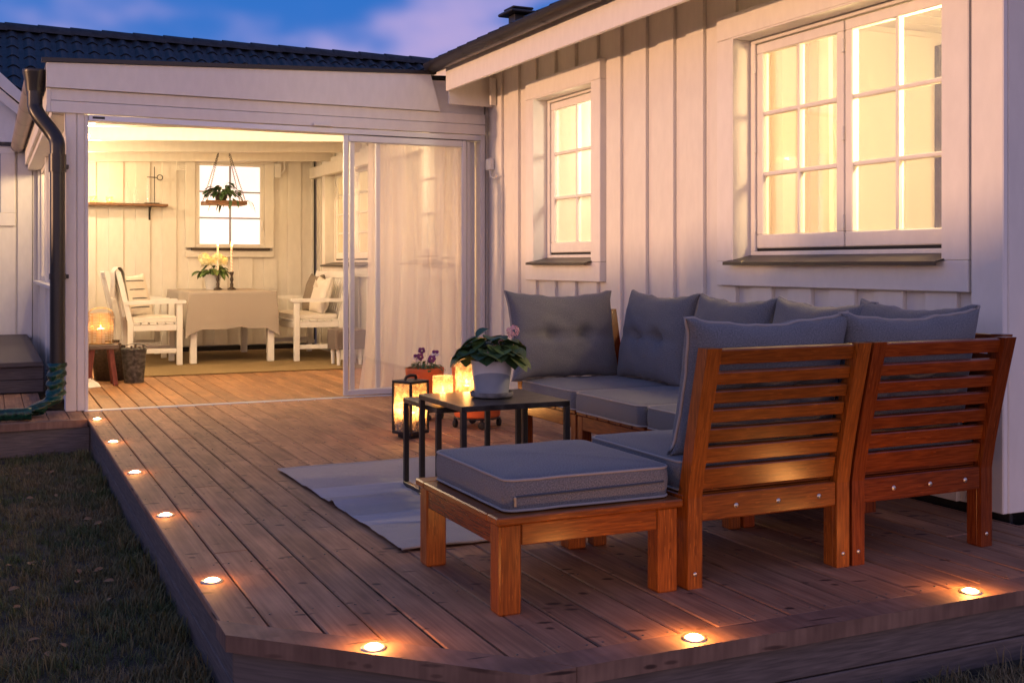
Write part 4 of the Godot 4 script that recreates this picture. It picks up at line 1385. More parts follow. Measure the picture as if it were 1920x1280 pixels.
func terrace_things():
	# rug
	var rug := thing("rug", "pale woven cotton rug with a fold, on the deck below the tables", "rug", Vector3(1.82, 0.003, -4.55))
	var hgt := func(x: float, z: float) -> float:
		var fold := 0.02 * exp(-pow((z - 0.10 - 0.10 * x) / 0.035, 2.0)) * clampf(0.5 - x * 1.2, 0.0, 1.0)
		var fold2 := 0.012 * exp(-pow((z + 0.22 - 0.25 * x) / 0.05, 2.0)) * clampf(0.7 - absf(x + 0.15), 0.0, 1.0)
		return 0.006 + fold + fold2 + 0.006 * (noise.get_noise_2d(x * 2.5, z * 7.0) + 0.7)
	for band in 9:
		var za := -0.85 + 1.70 * band / 9.0
		var zb := za + 1.70 / 9.0
		put(rug, "woven_band", grid(40, 14, func(i: int, j: int):
			var z := lerpf(za, zb, j / 13.0)
			var x := -0.53 + 1.06 * i / 39.0 + 0.02 * z + 0.006 * noise.get_noise_2d(z * 4.0, 3.0)
			return Vector3(x, hgt.call(x, z), z)), M.rug_stripe if band in [3, 6] else M.rug_cloth)
	for s in [-1, 1]:
		put(rug, "hem", tube(range(25).map(func(k): return Vector3(-0.53 + 1.06 * k / 24.0 + 0.017 * s, hgt.call(-0.53 + 1.06 * k / 24.0, 0.85 * s) - 0.001, 0.85 * s)), 0.005, 6), M.rug_cloth)
	# nest of two tables
	for row in [["larger black metal side table with the potted plant on it", 1.9025, -4.26, 0.2375, 0.24, 0.45], ["smaller black metal side table with candle holders, pushed under the larger one", 1.90, -4.56, 0.21, 0.21, 0.405]]:
		var t := thing("side_table", row[0], "table", Vector3(row[1], 0.01, row[2]), 0.0, "nest of black tables")
		var hx: float = row[3]
		var hz: float = row[4]
		var h: float = row[5] - 0.01
		bx(t, "table_top", -hx, hx, h - 0.022, h, -hz, hz, M.table_top, 0.002)
		for s in [-1.0, 1.0]:
			for q in [-1.0, 1.0]:
				bx(t, "leg", s * hx, s * hx - s * 0.022, 0.0215, h - 0.0225, q * hz, q * hz - q * 0.022, M.black_metal, 0.002)
			bx(t, "runner", s * hx, s * hx - s * 0.022, 0.0, 0.021, -hz, hz, M.black_metal, 0.002)
	# candle holders on the smaller table
	var g := thing("candle_glass", "low round frosted glass candle holder glowing on the smaller table", "candle holder", Vector3(1.805, 0.406, -4.575), 0.0, "glowing candle holders")
	put(g, "glass", lathe([Vector2(0.0005, 0.004), Vector2(0.040, 0.002), Vector2(0.045, 0.010), Vector2(0.046, 0.105), Vector2(0.0455, 0.109), Vector2(0.042, 0.108), Vector2(0.041, 0.015), Vector2(0.0005, 0.011)], 28), M.milk_glass)
	candle(g, Vector3(0, 0.012, 0), 0.019, 0.022, 0.05)
	g = thing("candle_glass", "tall square frosted glass candle holder glowing behind the potted plant", "candle holder", Vector3(1.945, 0.406, -4.64), 0.0, "glowing candle holders")
	for s in [-1.0, 1.0]:
		bx(g, "glass_side", s * 0.041, s * 0.037, 0.002, 0.156, -0.041, 0.041, M.milk_glass, 0.001)
		bx(g, "glass_side", -0.0365, 0.0365, 0.002, 0.156, s * 0.041, s * 0.037, M.milk_glass, 0.001)
	bx(g, "glass_base", -0.036, 0.036, 0.002, 0.008, -0.036, 0.036, M.milk_glass, 0.001)
	candle(g, Vector3(0, 0.009, 0), 0.019, 0.045, 0.06)
	# lantern on the deck
	var l := thing("lantern", "black metal lantern with frosted panes and candle, standing on the deck", "lantern", Vector3(2.225, 0.0, -6.15), 0.45)
	bx(l, "foot", -0.052, 0.052, 0.001, 0.024, -0.052, 0.052, M.black_metal)
	bx(l, "base", -0.077, 0.077, 0.0245, 0.042, -0.077, 0.077, M.black_metal)
	bx(l, "lid", -0.077, 0.077, 0.315, 0.332, -0.077, 0.077, M.black_metal)
	for s in [-1.0, 1.0]:
		for q in [-1.0, 1.0]:
			bx(l, "corner_bar", s * 0.077, s * 0.063, 0.0425, 0.3145, q * 0.077, q * 0.063, M.black_metal, 0.002)
		bx(l, "pane", -0.0625, 0.0625, 0.0425, 0.3145, s * 0.071, s * 0.068, M.milk_glass, 0.0005)
		bx(l, "pane", s * 0.071, s * 0.068, 0.0425, 0.3145, -0.0625, 0.0625, M.milk_glass, 0.0005)
	put(l, "handle", tube([Vector3(-0.045, 0.333, 0.0), Vector3(-0.04, 0.352, 0.004), Vector3(-0.01, 0.36, 0.008), Vector3(0.03, 0.357, 0.006), Vector3(0.045, 0.345, 0.0), Vector3(0.045, 0.333, 0.0)], 0.009, 8), M.dark_wood)
	candle(l, Vector3(0, 0.043, 0), 0.03, 0.10, 0.2)
	# planters on wheeled trolleys
	for row in [["orange terracotta planter with purple pansies, on a wheeled trolley", Vector3(2.565, 0, -6.82), 0.125, 0.335, 1], ["taller orange terracotta planter on a wheeled trolley behind the tables", Vector3(2.745, 0, -6.38), 0.16, 0.39, 2]]:
		var p := thing("planter", row[0], "planter", row[1], 0.3, "terracotta planters on wheels")
		var r: float = row[2]
		var h: float = row[3]
		put(p, "pot", lathe([Vector2(0.001, 0.068), Vector2(r * 0.86, 0.066), Vector2(r * 0.89, 0.075), Vector2(r * 0.985, h - 0.03), Vector2(r, h - 0.028), Vector2(r, h), Vector2(r - 0.012, h), Vector2(r - 0.016, h - 0.04)], 36), M.terracotta)
		put(p, "soil", lathe([Vector2(0.001, h - 0.028), Vector2(r - 0.014, h - 0.032)], 24), M.soil)
		var tr := part(p, "trolley")
		put(tr, "ring", tube(range(24).map(func(k): return Vector3(cos(TAU * k / 24) * r * 0.86, 0.06, sin(TAU * k / 24) * r * 0.86)), 0.005, 6, true), M.black_metal)
		for k in 4:
			var a := TAU * k / 4 + 0.5
			var c := Vector3(cos(a) * r * 0.86, 0.024, sin(a) * r * 0.86)
			put(tr, "wheel", lathe([Vector2(0.002, -0.011), Vector2(0.02, -0.011), Vector2(0.0235, -0.007), Vector2(0.0235, 0.007), Vector2(0.02, 0.011), Vector2(0.002, 0.011)], 16), M.rubber, c, Vector3(PI / 2, a, 0))
			bx(tr, "fork", c.x - 0.008, c.x + 0.008, 0.045, 0.06, c.z - 0.008, c.z + 0.008, M.black_metal, 0.001)
		put(p, "foliage", foliage(60, Vector3(r * 0.85, 0.07, r * 0.85), 0.045, 0.02, 50 + row[4], 0.02), M.leaf, Vector3(0, h - 0.02, 0))
		var rr := RandomNumberGenerator.new()
		rr.seed = 60 + row[4]
		for k in 6:
			var a := TAU * k / 6.0 + rr.randf()
			pansy(p, Vector3(cos(a) * r * rr.randf_range(0.1, 0.8), h + rr.randf_range(0.04, 0.11), sin(a) * r * rr.randf_range(0.1, 0.8)), 0.02, -0.6 + rr.randf_range(-0.5, 0.5), [M.petal_purple, M.petal_white if k % 3 == 0 else M.petal_purple])
	# plant on the larger table
	var pot := thing("potted_plant", "leafy begonia in a two tone concrete pot with saucer, on the larger table", "potted plant", Vector3(1.905, 0.451, -4.275))
	put(pot, "saucer", lathe([Vector2(0.001, 0.004), Vector2(0.078, 0.001), Vector2(0.088, 0.004), Vector2(0.09, 0.022), Vector2(0.086, 0.023), Vector2(0.08, 0.012), Vector2(0.001, 0.012)], 36), M.concrete)
	# upper and lower glaze meet along a slanting line
	var body := func(lo: bool) -> Mesh:
		return grid(48, 9, func(i: int, j: int):
			var a := TAU * i / 48.0
			var split := 0.078 + 0.028 * sin(a - 0.4)
			var y := lerpf(0.0135, split, j / 8.0) if lo else lerpf(split, 0.152, j / 8.0)
			var r := lerpf(0.070, 0.0875, (y - 0.0135) / 0.14)
			return Vector3(cos(a) * r, y, sin(a) * r), true)
	put(pot, "pot_base", body.call(true), M.pot_blue)
	put(pot, "pot_top", body.call(false), M.pot_white)
	put(pot, "soil", lathe([Vector2(0.001, 0.140), Vector2(0.083, 0.139)], 24), M.soil)
	put(pot, "leaves", foliage(60, Vector3(0.10, 0.15, 0.10), 0.075, 0.085, 71, 0.03, true, true), M.leaf_dark, Vector3(0, 0.135, 0))
	put(pot, "pale_leaves", foliage(30, Vector3(0.11, 0.13, 0.11), 0.07, 0.08, 72, 0.04, true, true), M.leaf, Vector3(0, 0.135, 0))
	flower_clump(pot, "flower_cluster", Vector3(0.075, 0.27, 0.045), 0.026, 26, 0.011, M.petal_pink, 5)
	for k in 5:
		flower_clump(pot, "flower", Vector3(-0.05 + 0.03 * k, 0.19 + 0.02 * (k % 3), 0.09 - 0.01 * k), 0.007, 4, 0.008, M.petal_pink, 20 + k)
	# green drain sleeve
	var hs := thing("drain_hose", "green plastic drain sleeve tied round the downpipe and rolled on the deck", "hose", Vector3(0.428, 0.0, -8.12))
	put(hs, "sleeve", grid(28, 22, func(i: int, j: int):
		var t := j / 21.0
		var a := TAU * i / 28.0
		var flat := smoothstep(0.55, 1.0, t)
		var c := Vector3(-0.02 * t - 0.16 * flat * flat, 0.33 * (1.0 - t) + 0.012, 0.02 * t + 0.10 * flat)
		var crease := 0.010 * sin(t * 34.0 + 1.2 * sin(a * 2.0)) + 0.009 * noise.get_noise_3d(cos(a) * 1.7, t * 6.0, sin(a) * 1.7)
		var rx := 0.056 + crease + 0.03 * flat
		var rz := 0.056 + crease - 0.02 * flat
		return c + Vector3(cos(a) * rx, (sin(a) * 0.02 + 0.01) * flat, sin(a) * rz), true), M.green_hose)
	var spiral := []
	for k in 60:
		var a := TAU * k / 20.0
		spiral.append(Vector2(cos(a), sin(a)) * (0.014 + 0.010 * k / 20.0))
	put(hs, "roll", grid(60, 12, func(i: int, j: int): return Vector3(-0.17 - 0.34 * j / 11.0, 0.047 + spiral[i].y + 0.002 * sin(j * 2.0 + i), 0.28 + spiral[i].x)), M.green_hose)
	put(hs, "flat_length", grid(14, 12, func(i: int, j: int):
		var t := i / 13.0
		return Vector3(lerpf(-0.17, -0.24, t) + 0.06 * (j / 11.0 - 0.5) * (1.0 - t) * 2.0, 0.022 + 0.012 * sin(t * 5.0 + j * 0.6), lerpf(0.09, 0.27, t) + 0.05 * (j / 11.0 - 0.5))), M.green_hose)

func candle(parent: Node, at: Vector3, r: float, h: float, energy: float):
	put(parent, "candle", lathe([Vector2(0.001, 0.0), Vector2(r, 0.0), Vector2(r, h - 0.003), Vector2(r - 0.004, h), Vector2(0.001, h - 0.002)], 18), M.wax, at)
	put(parent, "flame", lathe([Vector2(0.0003, 0.0), Vector2(0.0045, 0.006), Vector2(0.0052, 0.012), Vector2(0.003, 0.022), Vector2(0.0003, 0.032)], 10), M.flame, at + Vector3(0, h + 0.003, 0))
	lamp(parent, "flame_light", at + Vector3(0, h + 0.016, 0), Color(1.0, 0.70, 0.38), energy, 0.012)

# ---------------------------------------------------------------- things in the glazed room
func armchair(label: String, at: Vector3, yaw: float, width: float) -> Node3D:
	var t := thing("garden_chair" if width < 0.8 else "garden_bench", label, "chair" if width < 0.8 else "bench", at, yaw, "white garden seats in the glazed room")
	var fm: Material = M.furniture_paint
	var hw := width / 2
	for s in [-1.0, 1.0]:
		bx(t, "leg", s * hw, s * (hw - 0.05), 0.0, 0.60, 0.21, 0.265, fm, 0.004)
		put(t, "leg", prism([Vector2(-0.20, 0.0), Vector2(-0.25, 0.0), Vector2(-0.25, 0.42), Vector2(-0.36, 0.92), Vector2(-0.315, 0.92), Vector2(-0.20, 0.42)], 0.05, "zy"), fm, Vector3(s * (hw - 0.025), 0, 0))
		put(t, "armrest", prism([Vector2(-0.29, 0.60), Vector2(0.29, 0.605), Vector2(0.30, 0.62), Vector2(0.29, 0.637), Vector2(0.0, 0.642), Vector2(-0.29, 0.632)], 0.065, "zy"), fm, Vector3(s * (hw - 0.02), 0, 0))
		bx(t, "side_rail", s * (hw - 0.01), s * (hw - 0.04), 0.34, 0.40, -0.20, 0.209, fm)
		bx(t, "stretcher", s * (hw - 0.01), s * (hw - 0.04), 0.12, 0.165, -0.20, 0.209, fm)
	bx(t, "front_rail", -hw + 0.051, hw - 0.051, 0.335, 0.395, 0.23, 0.255, fm)
	for k in 6:
		bx(t, "seat_slat", -hw + 0.004, hw - 0.004, 0.402, 0.42, -0.20 + 0.078 * k, -0.20 + 0.078 * k + 0.066, fm)
	put(t, "top_rail", cbox(Vector3(width - 0.1, 0.07, 0.028), 0.004), fm, Vector3(0, 0.875, -0.328), Vector3(-0.22, 0, 0))
	put(t, "low_rail", cbox(Vector3(width - 0.1, 0.05, 0.028), 0.004), fm, Vector3(0, 0.47, -0.24), Vector3(-0.22, 0, 0))
	var n := int(round((width - 0.12) / 0.085))
	for k in n:
		put(t, "back_slat", cbox(Vector3(0.045, 0.36, 0.018), 0.003), fm, Vector3(lerpf(-hw + 0.09, hw - 0.09, k / float(n - 1)), 0.672, -0.284), Vector3(-0.22, 0, 0))
	return t

func tassel(parent: Node, at: Vector3):
	var st := SurfaceTool.new()
	st.begin(Mesh.PRIMITIVE_TRIANGLES)
	var r := RandomNumberGenerator.new()
	r.seed = 8
	for k in 40:
		var a := r.randf() * TAU
		var e := Vector3(cos(a) * 0.04 * r.randf(), -0.07 - 0.02 * r.randf(), sin(a) * 0.04 * r.randf())
		var s := Vector3(-sin(a), 0, cos(a)) * 0.003
		quad(st, -s * 0.5, s * 0.5, e + s, e - s, Vector3(cos(a), 0, sin(a)))
	put(parent, "tassel", st.commit(), M.white_cloth, at)

func conservatory_things():
	var rug := thing("straw_rug", "flat golden straw rug under the dining table", "rug", Vector3(2.33, 0.002, -11.75))
	put(rug, "mat", cbox(Vector3(2.36, 0.010, 2.66), 0.003), M.straw_rug, Vector3(0, 0.006, 0))
	# dining table, cloth
	var t := thing("dining_table", "white dining table below a linen cloth", "table", Vector3(2.25, 0.013, -12.16))
	bx(t, "table_top", -0.43, 0.43, 0.685, 0.715, -0.70, 0.70, M.furniture_paint)
	for s in [-1.0, 1.0]:
		for q in [-1.0, 1.0]:
			bx(t, "leg", s * 0.42, s * 0.355, 0.0, 0.684, q * 0.69, q * 0.625, M.furniture_paint, 0.004)
		bx(t, "apron", s * 0.40, s * 0.375, 0.60, 0.684, -0.62, 0.62, M.furniture_paint)
		bx(t, "apron", -0.35, 0.35, 0.60, 0.684, s * 0.665, s * 0.64, M.furniture_paint)
	var cl := thing("tablecloth", "creased beige linen cloth hanging over the dining table", "tablecloth", Vector3(2.25, 0.730, -12.16))
	var ol := outline(0.89, 1.43, 0.02, 6)
	var rows := [[0.0, 0.0], [0.5, 0.0], [0.97, 0.0], [1.0, 0.003]]
	for k in range(1, 12):
		rows.append([1.0, k / 11.0])
	put(cl, "cloth", grid(ol.size(), rows.size(), func(i: int, j: int):
		var p: Vector2 = ol[i] * rows[j][0]
		var d: float = rows[j][1] if j > 3 else 0.0
		var corner := pow(absf(ol[i].x / 0.445) * absf(ol[i].y / 0.715), 8.0)
		var drop := 0.37 + 0.10 * corner + 0.03 * noise.get_noise_2d(ol[i].x * 4.0, ol[i].y * 4.0)
		var outv: Vector2 = ol[i].normalized()
		var rip := (0.018 * sin(ol[i].x * 23.0 + ol[i].y * 19.0) + 0.02 * noise.get_noise_2d(ol[i].x * 9.0, ol[i].y * 9.0 + d)) * d + 0.02 * d + 0.05 * corner * d
		return Vector3(p.x + outv.x * rip, 0.001 - d * drop + 0.002 * noise.get_noise_2d(p.x * 12.0, p.y * 12.0), p.y + outv.y * rip), true), M.linen)
	# seats
	armchair("white slatted armchair with striped cushion and throw, beside the zinc bucket", Vector3(1.48, 0.013, -11.68), PI / 2, 0.58)
	armchair("white slatted armchair tucked in at the back wall side of the table", Vector3(1.46, 0.013, -12.62), PI / 2, 0.58)
	armchair("white garden bench with pillows along the house wall", Vector3(3.11, 0.013, -11.98), -PI / 2, 1.30)
	var c := thing("seat_pad", "thin white seat pad on the armchair with the striped cushion", "cushion", Vector3(1.49, 0.434, -11.68))
	box_cushion(c, "pad", 0.44, 0.47, 0.05, Vector3.ZERO, M.white_cloth, M.white_cloth)
	c = thing("seat_pad", "long white seat pad on the garden bench", "cushion", Vector3(3.10, 0.434, -11.98))
	box_cushion(c, "pad", 0.44, 1.17, 0.05, Vector3.ZERO, M.white_cloth, M.white_cloth)
	tassel(c, Vector3(-0.18, 0.05, 0.5))
	c = thing("striped_cushion", "white cushion with dark stripes leaning in the armchair", "cushion", Vector3(1.36, 0.487, -11.70), -2.30)
	back_cushion(c, "pillow", 0.46, 0.44, 0.13, Vector3.ZERO, Vector3(0.26, 0, 0), M.white_cloth, M.white_cloth, false)
	for k in 4:
		put(c, "stripe", tube(range(9).map(func(q): return Vector3(-0.19 + 0.38 * q / 8.0, (0.08 + 0.09 * k), -0.066 * pow(maxf(0.0, 1.0 - pow(absf(-1.0 + q / 4.0), 3.0)), 0.45) - 0.001)).map(func(v): return v.rotated(Vector3.RIGHT, 0.26)), 0.005, 6), M.stripe_cloth)
	c = thing("throw_blanket", "white throw hung over the back of the armchair", "blanket", Vector3(1.17, 0.0, -11.66))
	put(c, "cloth", grid(18, 22, func(i: int, j: int):
		var s := j / 21.0
		var z := -0.19 + 0.40 * i / 17.0 + 0.02 * sin(s * 5.0)
		var a := s * PI
		var x := -0.03 * cos(a) * 1.3 - 0.012
		var y := 0.945 + 0.03 * sin(a)
		if s < 0.3:
			y = 0.945 - (0.3 - s) * 0.9
			x = -0.055 + 0.012 * sin(i * 1.3)
		elif s > 0.7:
			y = 0.945 - (s - 0.7) * 1.5
			x = 0.035 + 0.22 * (s - 0.7) + 0.010 * sin(i * 1.1)
		return Vector3(x, y, z)), M.white_cloth)
	c = thing("pillow", "taupe linen pillow on the garden bench", "cushion", Vector3(3.20, 0.487, -12.10), -PI / 2 + PI)
	back_cushion(c, "pillow", 0.46, 0.42, 0.15, Vector3.ZERO, Vector3(0.24, 0, 0), M.taupe_cloth, M.taupe_cloth, false)
	c = thing("pillow", "white pillow with tassels on the garden bench", "cushion", Vector3(3.16, 0.487, -11.66), -PI / 2 + PI)
	back_cushion(c, "pillow", 0.44, 0.40, 0.15, Vector3.ZERO, Vector3(0.28, 0, 0), M.white_cloth, M.white_cloth, false)
	tassel(c, Vector3(-0.20, 0.36, -0.06))
	# on the table
	var top := 0.735
	c = thing("hydrangea", "cream hydrangea in a pale pot on the dining table", "potted plant", Vector3(2.17, top, -12.15))
	put(c, "pot", lathe([Vector2(0.001, 0.0), Vector2(0.065, 0.0), Vector2(0.088, 0.15), Vector2(0.09, 0.16), Vector2(0.082, 0.158), Vector2(0.075, 0.13), Vector2(0.001, 0.13)], 28), M.pot_white)
	put(c, "leaves", foliage(46, Vector3(0.13, 0.12, 0.13), 0.10, 0.06, 81, 0.06), M.leaf, Vector3(0, 0.15, 0))
	for k in 5:
		var a := TAU * k / 5.0
		flower_clump(c, "bloom", Vector3(cos(a) * 0.10, 0.30 + 0.03 * (k % 2), sin(a) * 0.10), 0.06, 80, 0.016, M.petal_cream, 30 + k)
	for row in [["dark turned candlestick with a plain cream candle", 2.20, -12.02, 0.215, "wax"], ["dark turned candlestick with a pink striped candle", 2.335, -11.97, 0.20, "wax_stripe"]]:
		c = thing("candlestick", row[0] + ", lit on the dining table", "candlestick", Vector3(row[1], top, row[2]), 0.0, "lit candlesticks on the dining table")
		put(c, "stick", lathe([Vector2(0.001, 0.0), Vector2(0.045, 0.0), Vector2(0.045, 0.012), Vector2(0.015, 0.03), Vector2(0.018, 0.06), Vector2(0.011, 0.08), Vector2(0.020, 0.11), Vector2(0.010, 0.14), Vector2(0.018, 0.165), Vector2(0.024, 0.19), Vector2(0.001, 0.19)], 18), M.dark_wood)
		put(c, "candle", lathe([Vector2(0.001, 0.19), Vector2(0.0115, 0.19), Vector2(0.0105, 0.19 + 0.26), Vector2(0.001, 0.453)], 12), M.wax)
		if row[4] == "wax_stripe":
			put(c, "stripe", tube(range(60).map(func(k): return Vector3(cos(k * 0.75) * 0.0105, 0.195 + 0.0042 * k, sin(k * 0.75) * 0.0105)), 0.0028, 5), M.wax_stripe)
		put(c, "flame", lathe([Vector2(0.0003, 0.0), Vector2(0.008, 0.012), Vector2(0.009, 0.022), Vector2(0.005, 0.042), Vector2(0.0003, 0.06)], 10), M.flame, Vector3(0, 0.455, 0))
		lamp(c, "flame_light", Vector3(0, 0.48, 0), Color(1.0, 0.66, 0.3), 0.05, 0.015)
	# hanging tray
	c = thing("hanging_tray", "wooden tray hung on chains with trailing green plants", "hanging planter", Vector3(2.165, 1.60, -11.5))
	bx(c, "board", -0.205, 0.205, 0.0, 0.022, -0.15, 0.15, M.shelf_wood)
	for s in [-1.0, 1.0]:
		bx(c, "lip", -0.205, 0.205, 0.0225, 0.04, s * 0.15, s * 0.136, M.shelf_wood)
		for q in [-1.0, 1.0]:
			var a := Vector3(s * 0.19, 0.03, q * 0.135)
			var b := Vector3(s * 0.055, 0.522, q * 0.02)
			var ch := part(c, "chain")
			for k in 26:
				var ln := put(ch, "link", chain_link(), M.chain, a.lerp(b, (k + 0.5) / 26.0))
				ln.basis = Basis(Quaternion(Vector3.UP, (b - a).normalized())) * Basis(Vector3.UP, PI / 2 * (k % 2))
	put(c, "pot", lathe([Vector2(0.001, 0.0), Vector2(0.05, 0.0), Vector2(0.062, 0.1), Vector2(0.055, 0.1), Vector2(0.001, 0.09)], 20), M.dark_wood, Vector3(-0.03, 0.023, 0))
	put(c, "leaves", foliage(70, Vector3(0.14, 0.19, 0.09), 0.085, 0.05, 91, 0.05), M.leaf_dark, Vector3(0, 0.06, 0))
	put(c, "trailing_leaves", foliage(14, Vector3(0.20, 0.04, 0.13), 0.07, 0.035, 92, 0.12, false), M.leaf_dark, Vector3(0.06, 0.03, 0.05))
	# shelf with its things
	c = thing("wall_shelf", "narrow brown shelf on an iron bracket on the back wall", "shelf", Vector3(1.23, 1.655, -13.2))
	bx(c, "board", -0.60, 0.62, 0.0, 0.028, -0.095, 0.09, M.shelf_wood)
	for x in [-0.42, 0.44]:
		bx(c, "bracket", x - 0.01, x + 0.01, -0.15, -0.001, -0.098, -0.085, M.black_metal)
		put(c, "brace", tube([Vector3(x, -0.14, -0.085), Vector3(x, -0.05, -0.06), Vector3(x, -0.006, 0.05)], 0.007, 6), M.black_metal)
	for k in 2:
		var tl := thing("tealight_glass", ["small glass tealight burning at the open end of the wall shelf", "small glass tealight burning beside the bottles on the wall shelf"][k], "candle holder", Vector3(1.06 + 0.17 * k, 1.684, -13.18), 0.0, "tealights on the wall shelf")
		put(tl, "glass", lathe([Vector2(0.001, 0.001), Vector2(0.035, 0.001), Vector2(0.04, 0.07), Vector2(0.037, 0.07), Vector2(0.033, 0.006), Vector2(0.001, 0.006)], 18), M.milk_glass)
		candle(tl, Vector3(0, 0.007, 0), 0.018, 0.015, 0.03)
	for k in 2:
		var bt := thing("glass_bottle", ["tall clear glass bottle on the wall shelf", "shorter clear glass bottle on the wall shelf"][k], "bottle", Vector3(1.42 + 0.09 * k, 1.684, -13.19), 0.0, "clear bottles on the shelf")
		var hh: float = [0.24, 0.19][k]
		put(bt, "glass", lathe([Vector2(0.001, 0.002), Vector2(0.034, 0.001), Vector2(0.036, 0.01), Vector2(0.036, hh * 0.6), Vector2(0.014, hh * 0.78), Vector2(0.013, hh), Vector2(0.016, hh + 0.006)], 20), M.glass)
	c = thing("laboratory_stand", "thin metal stand with ring clamp and glass tube, on the wall shelf", "stand", Vector3(1.71, 1.684, -13.19))
	bx(c, "base", -0.11, 0.05, 0.0, 0.012, -0.05, 0.05, M.black_metal)
	rod(c, "rod", Vector3(0.0, 0.012, 0), Vector3(0.0, 0.42, 0), 0.005, M.black_metal)
	rod(c, "arm", Vector3(-0.08, 0.30, 0), Vector3(0.03, 0.30, 0), 0.005, M.black_metal)
	put(c, "ring", tube(range(18).map(func(k): return Vector3(0.06 + cos(TAU * k / 18) * 0.03, 0.30 + sin(TAU * k / 18) * 0.03, 0)), 0.005, 6, true), M.black_metal)
	put(c, "glass_tube", lathe([Vector2(0.001, 0.013), Vector2(0.02, 0.02), Vector2(0.022, 0.03), Vector2(0.022, 0.29), Vector2(0.02, 0.29)], 16), M.glass, Vector3(-0.075, 0, 0))
	# stool, cage lantern, bucket
	c = thing("wooden_stool", "small old stool with grey seat and red splayed legs, by the white corner post", "stool", Vector3(0.87, 0.001, -9.9))
	bx(c, "seat", -0.15, 0.12, 0.30, 0.34, -0.11, 0.11, M.grey_wood, 0.006)
	for s in [-1.0, 1.0]:
		for q in [-1.0, 1.0]:
			var leg := put(c, "leg", cbox(Vector3(0.042, 0.306, 0.03), 0.004), M.red_wood, Vector3(-0.015 + s * 0.09, 0.152, q * 0.085))
			leg.rotation = Vector3(-q * 0.09, 0, s * 0.12)
	c = thing("cage_lantern", "round brass wire cage lantern with a candle, standing on the old stool", "lantern", Vector3(0.855, 0.343, -9.9))
	for k in 19:
		put(c, "wire_ring", tube(range(24).map(func(q): return Vector3(cos(TAU * q / 24) * 0.096, 0.006 + 0.0135 * k, sin(TAU * q / 24) * 0.096)), 0.0018, 5, true), M.brass_wire)
	for k in 8:
		var a := TAU * k / 8.0
		rod(c, "upright", Vector3(cos(a) * 0.097, 0.003, sin(a) * 0.097), Vector3(cos(a) * 0.097, 0.252, sin(a) * 0.097), 0.0022, M.brass_wire, 5)
	put(c, "handle", tube(range(13).map(func(k): return Vector3(cos(PI * k / 12) * 0.096, 0.25 + sin(PI * k / 12) * 0.05, 0)), 0.003, 6), M.brass_wire)
	put(c, "base", lathe([Vector2(0.001, 0.001), Vector2(0.094, 0.001), Vector2(0.094, 0.005), Vector2(0.001, 0.005)], 24), M.brass_wire)
	candle(c, Vector3(0, 0.006, 0), 0.035, 0.12, 0.10)
	c = thing("log_basket", "dark basket of firewood behind the old stool", "basket", Vector3(0.98, 0.001, -10.32))
	put(c, "basket", lathe([Vector2(0.001, 0.01), Vector2(0.14, 0.005), Vector2(0.165, 0.24), Vector2(0.15, 0.24), Vector2(0.13, 0.03), Vector2(0.001, 0.03)], 20), M.bark)
	for k in 6:
		var a := TAU * k / 6.0
		rod(c, "log", Vector3(cos(a) * 0.06, 0.05, sin(a) * 0.06), Vector3(cos(a) * 0.085, 0.30 + 0.02 * (k % 3), sin(a) * 0.085), 0.032, M.bark, 9)
	c = thing("zinc_bucket", "dented grey zinc bucket with kindling on the plank floor", "bucket", Vector3(1.13, 0.001, -10.0))
	put(c, "pail", lathe([Vector2(0.001, 0.012), Vector2(0.076, 0.012), Vector2(0.076, 0.0), Vector2(0.08, 0.0), Vector2(0.089, 0.12), Vector2(0.0915, 0.125), Vector2(0.0905, 0.13), Vector2(0.104, 0.278), Vector2(0.109, 0.284), Vector2(0.107, 0.29), Vector2(0.101, 0.285), Vector2(0.088, 0.12), Vector2(0.074, 0.02), Vector2(0.001, 0.02)], 32), M.zinc)
	put(c, "handle", tube(range(15).map(func(k): return Vector3(cos(PI * k / 14) * 0.107, 0.285 + sin(PI * k / 14) * 0.045, sin(PI * k / 14) * 0.06)), 0.003, 6), M.zinc)
	for k in 5:
		rod(c, "kindling", Vector3(-0.03 + 0.015 * k, 0.1, 0.0), Vector3(-0.06 + 0.035 * k, 0.30 + 0.012 * (k % 3), 0.05 - 0.02 * k), 0.010, M.grey_wood, 5)
	c = thing("crumpled_cloth", "crumpled pale cloth on the floor by the old stool", "cloth", Vector3(0.76, 0.002, -9.78))
	put(c, "cloth", grid(20, 9, func(i: int, j: int):
		var a := TAU * i / 20.0
		var q := j / 8.0
		var r := 0.09 * q * (1.0 + 0.4 * noise.get_noise_2d(cos(a) * 2.0, sin(a) * 2.0))
		return Vector3(cos(a) * r, maxf(0.002, 0.055 * (1.0 - q * q) * (1.0 + 0.9 * noise.get_noise_2d(cos(a) * 3.0 * q, sin(a) * 3.0 * q + 4.0))), sin(a) * r), true), M.white_cloth)
	c = thing("fur_pouf", "furry grey pouf on short white legs behind the sliding panels", "pouf", Vector3(3.24, 0.001, -10.82))
	box_cushion(c, "seat", 0.32, 0.30, 0.19, Vector3(0, 0.165, 0), M.fur, M.fur)
	for s in [-1.0, 1.0]:
		for q in [-1.0, 1.0]:
			put(c, "leg", lathe([Vector2(0.001, 0.0), Vector2(0.016, 0.0), Vector2(0.024, 0.17), Vector2(0.001, 0.17)], 12), M.furniture_paint, Vector3(s * 0.11, 0, q * 0.10))
	# curtain behind the sliding panels
	c = thing("sheer_curtain", "white sheer curtain hanging behind the sliding glass panels", "curtain", Vector3(3.10, 0.0, -8.42))
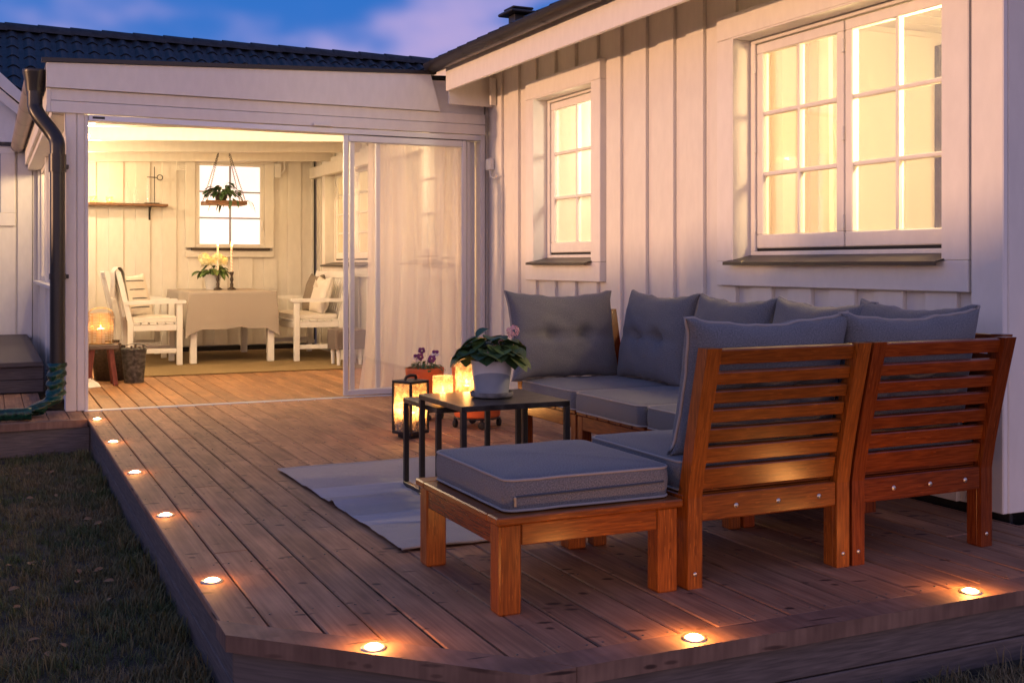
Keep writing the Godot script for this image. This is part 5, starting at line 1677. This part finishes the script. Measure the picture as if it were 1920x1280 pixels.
	put(c, "cloth", grid(150, 14, func(i: int, j: int):
		var s := i / 149.0
		var dn := j / 13.0
		var w := lerpf(0.80, 0.90, pow(dn, 4.0))
		var x := (s - 0.5) * w - 0.03 * pow(dn, 3.0)
		return Vector3(x, 1.97 - 1.95 * dn, (0.022 + 0.008 * dn) * sin(s * 44.0 + 3.0 * noise.get_noise_2d(s * 5.0, dn)) + 0.015 * noise.get_noise_2d(s * 3.0, dn * 2.0))), M.sheer_curtain)
	rod(c, "curtain_rail", Vector3(-0.42, 1.975, 0), Vector3(0.42, 1.975, 0), 0.008, M.white_plastic)

func chain_link() -> Mesh:
	if not cache.has("link"):
		cache.link = tube(range(10).map(func(k): return Vector3(cos(TAU * k / 10) * 0.006, sin(TAU * k / 10) * 0.0125, 0)), 0.0022, 4, true)
	return cache.link

# ---------------------------------------------------------------- lit rooms of the house
func room_things():
	for row in [["round warm pendant lamp in the room behind the large window", Vector3(4.06, 1.86, -3.56), 2.1, 0], ["round warm pendant lamp in the room behind the narrow window", Vector3(4.02, 1.86, -6.33), 1.2, 1], ["round warm pendant lamp in the room beside the glazed room", Vector3(4.9, 1.8, -10.6), 1.8, 2]]:
		var p := thing("pendant_lamp", row[0], "lamp", row[1], 0.0, "pendant lamps in the house")
		put(p, "globe", ball(0.09, 1.0, 20), M.lamp_globe)
		rod(p, "cord", Vector3(0, 0.09, 0), Vector3(0, 0.76, 0), 0.004, M.black_metal, 6)
		lamp(p, "globe_light", Vector3.ZERO, [Color(1.0, 0.85, 0.60), Color(1.0, 0.92, 0.78), Color(1.0, 0.86, 0.62)][int(row[3])], row[2], 0.085)
	for row in [["white sheer curtain at the hinge side inside the large window", -5.12, 0.22], ["gathered white curtain by the middle of the large window", -4.70, 0.26]]:
		var c := thing("window_curtain", row[0], "curtain", Vector3(3.95, 0.0, row[1]), 0.0, "curtains inside the large window")
		var w: float = row[2]
		put(c, "cloth", grid(70, 8, func(i: int, j: int):
			var s := i / 69.0
			return Vector3(0.03 * sin(s * w * 90.0) + 0.02 * s, 2.5 - 2.1 * j / 7.0, (s - 0.5) * w * (1.0 + 0.15 * j / 7.0))), M.sheer_curtain)
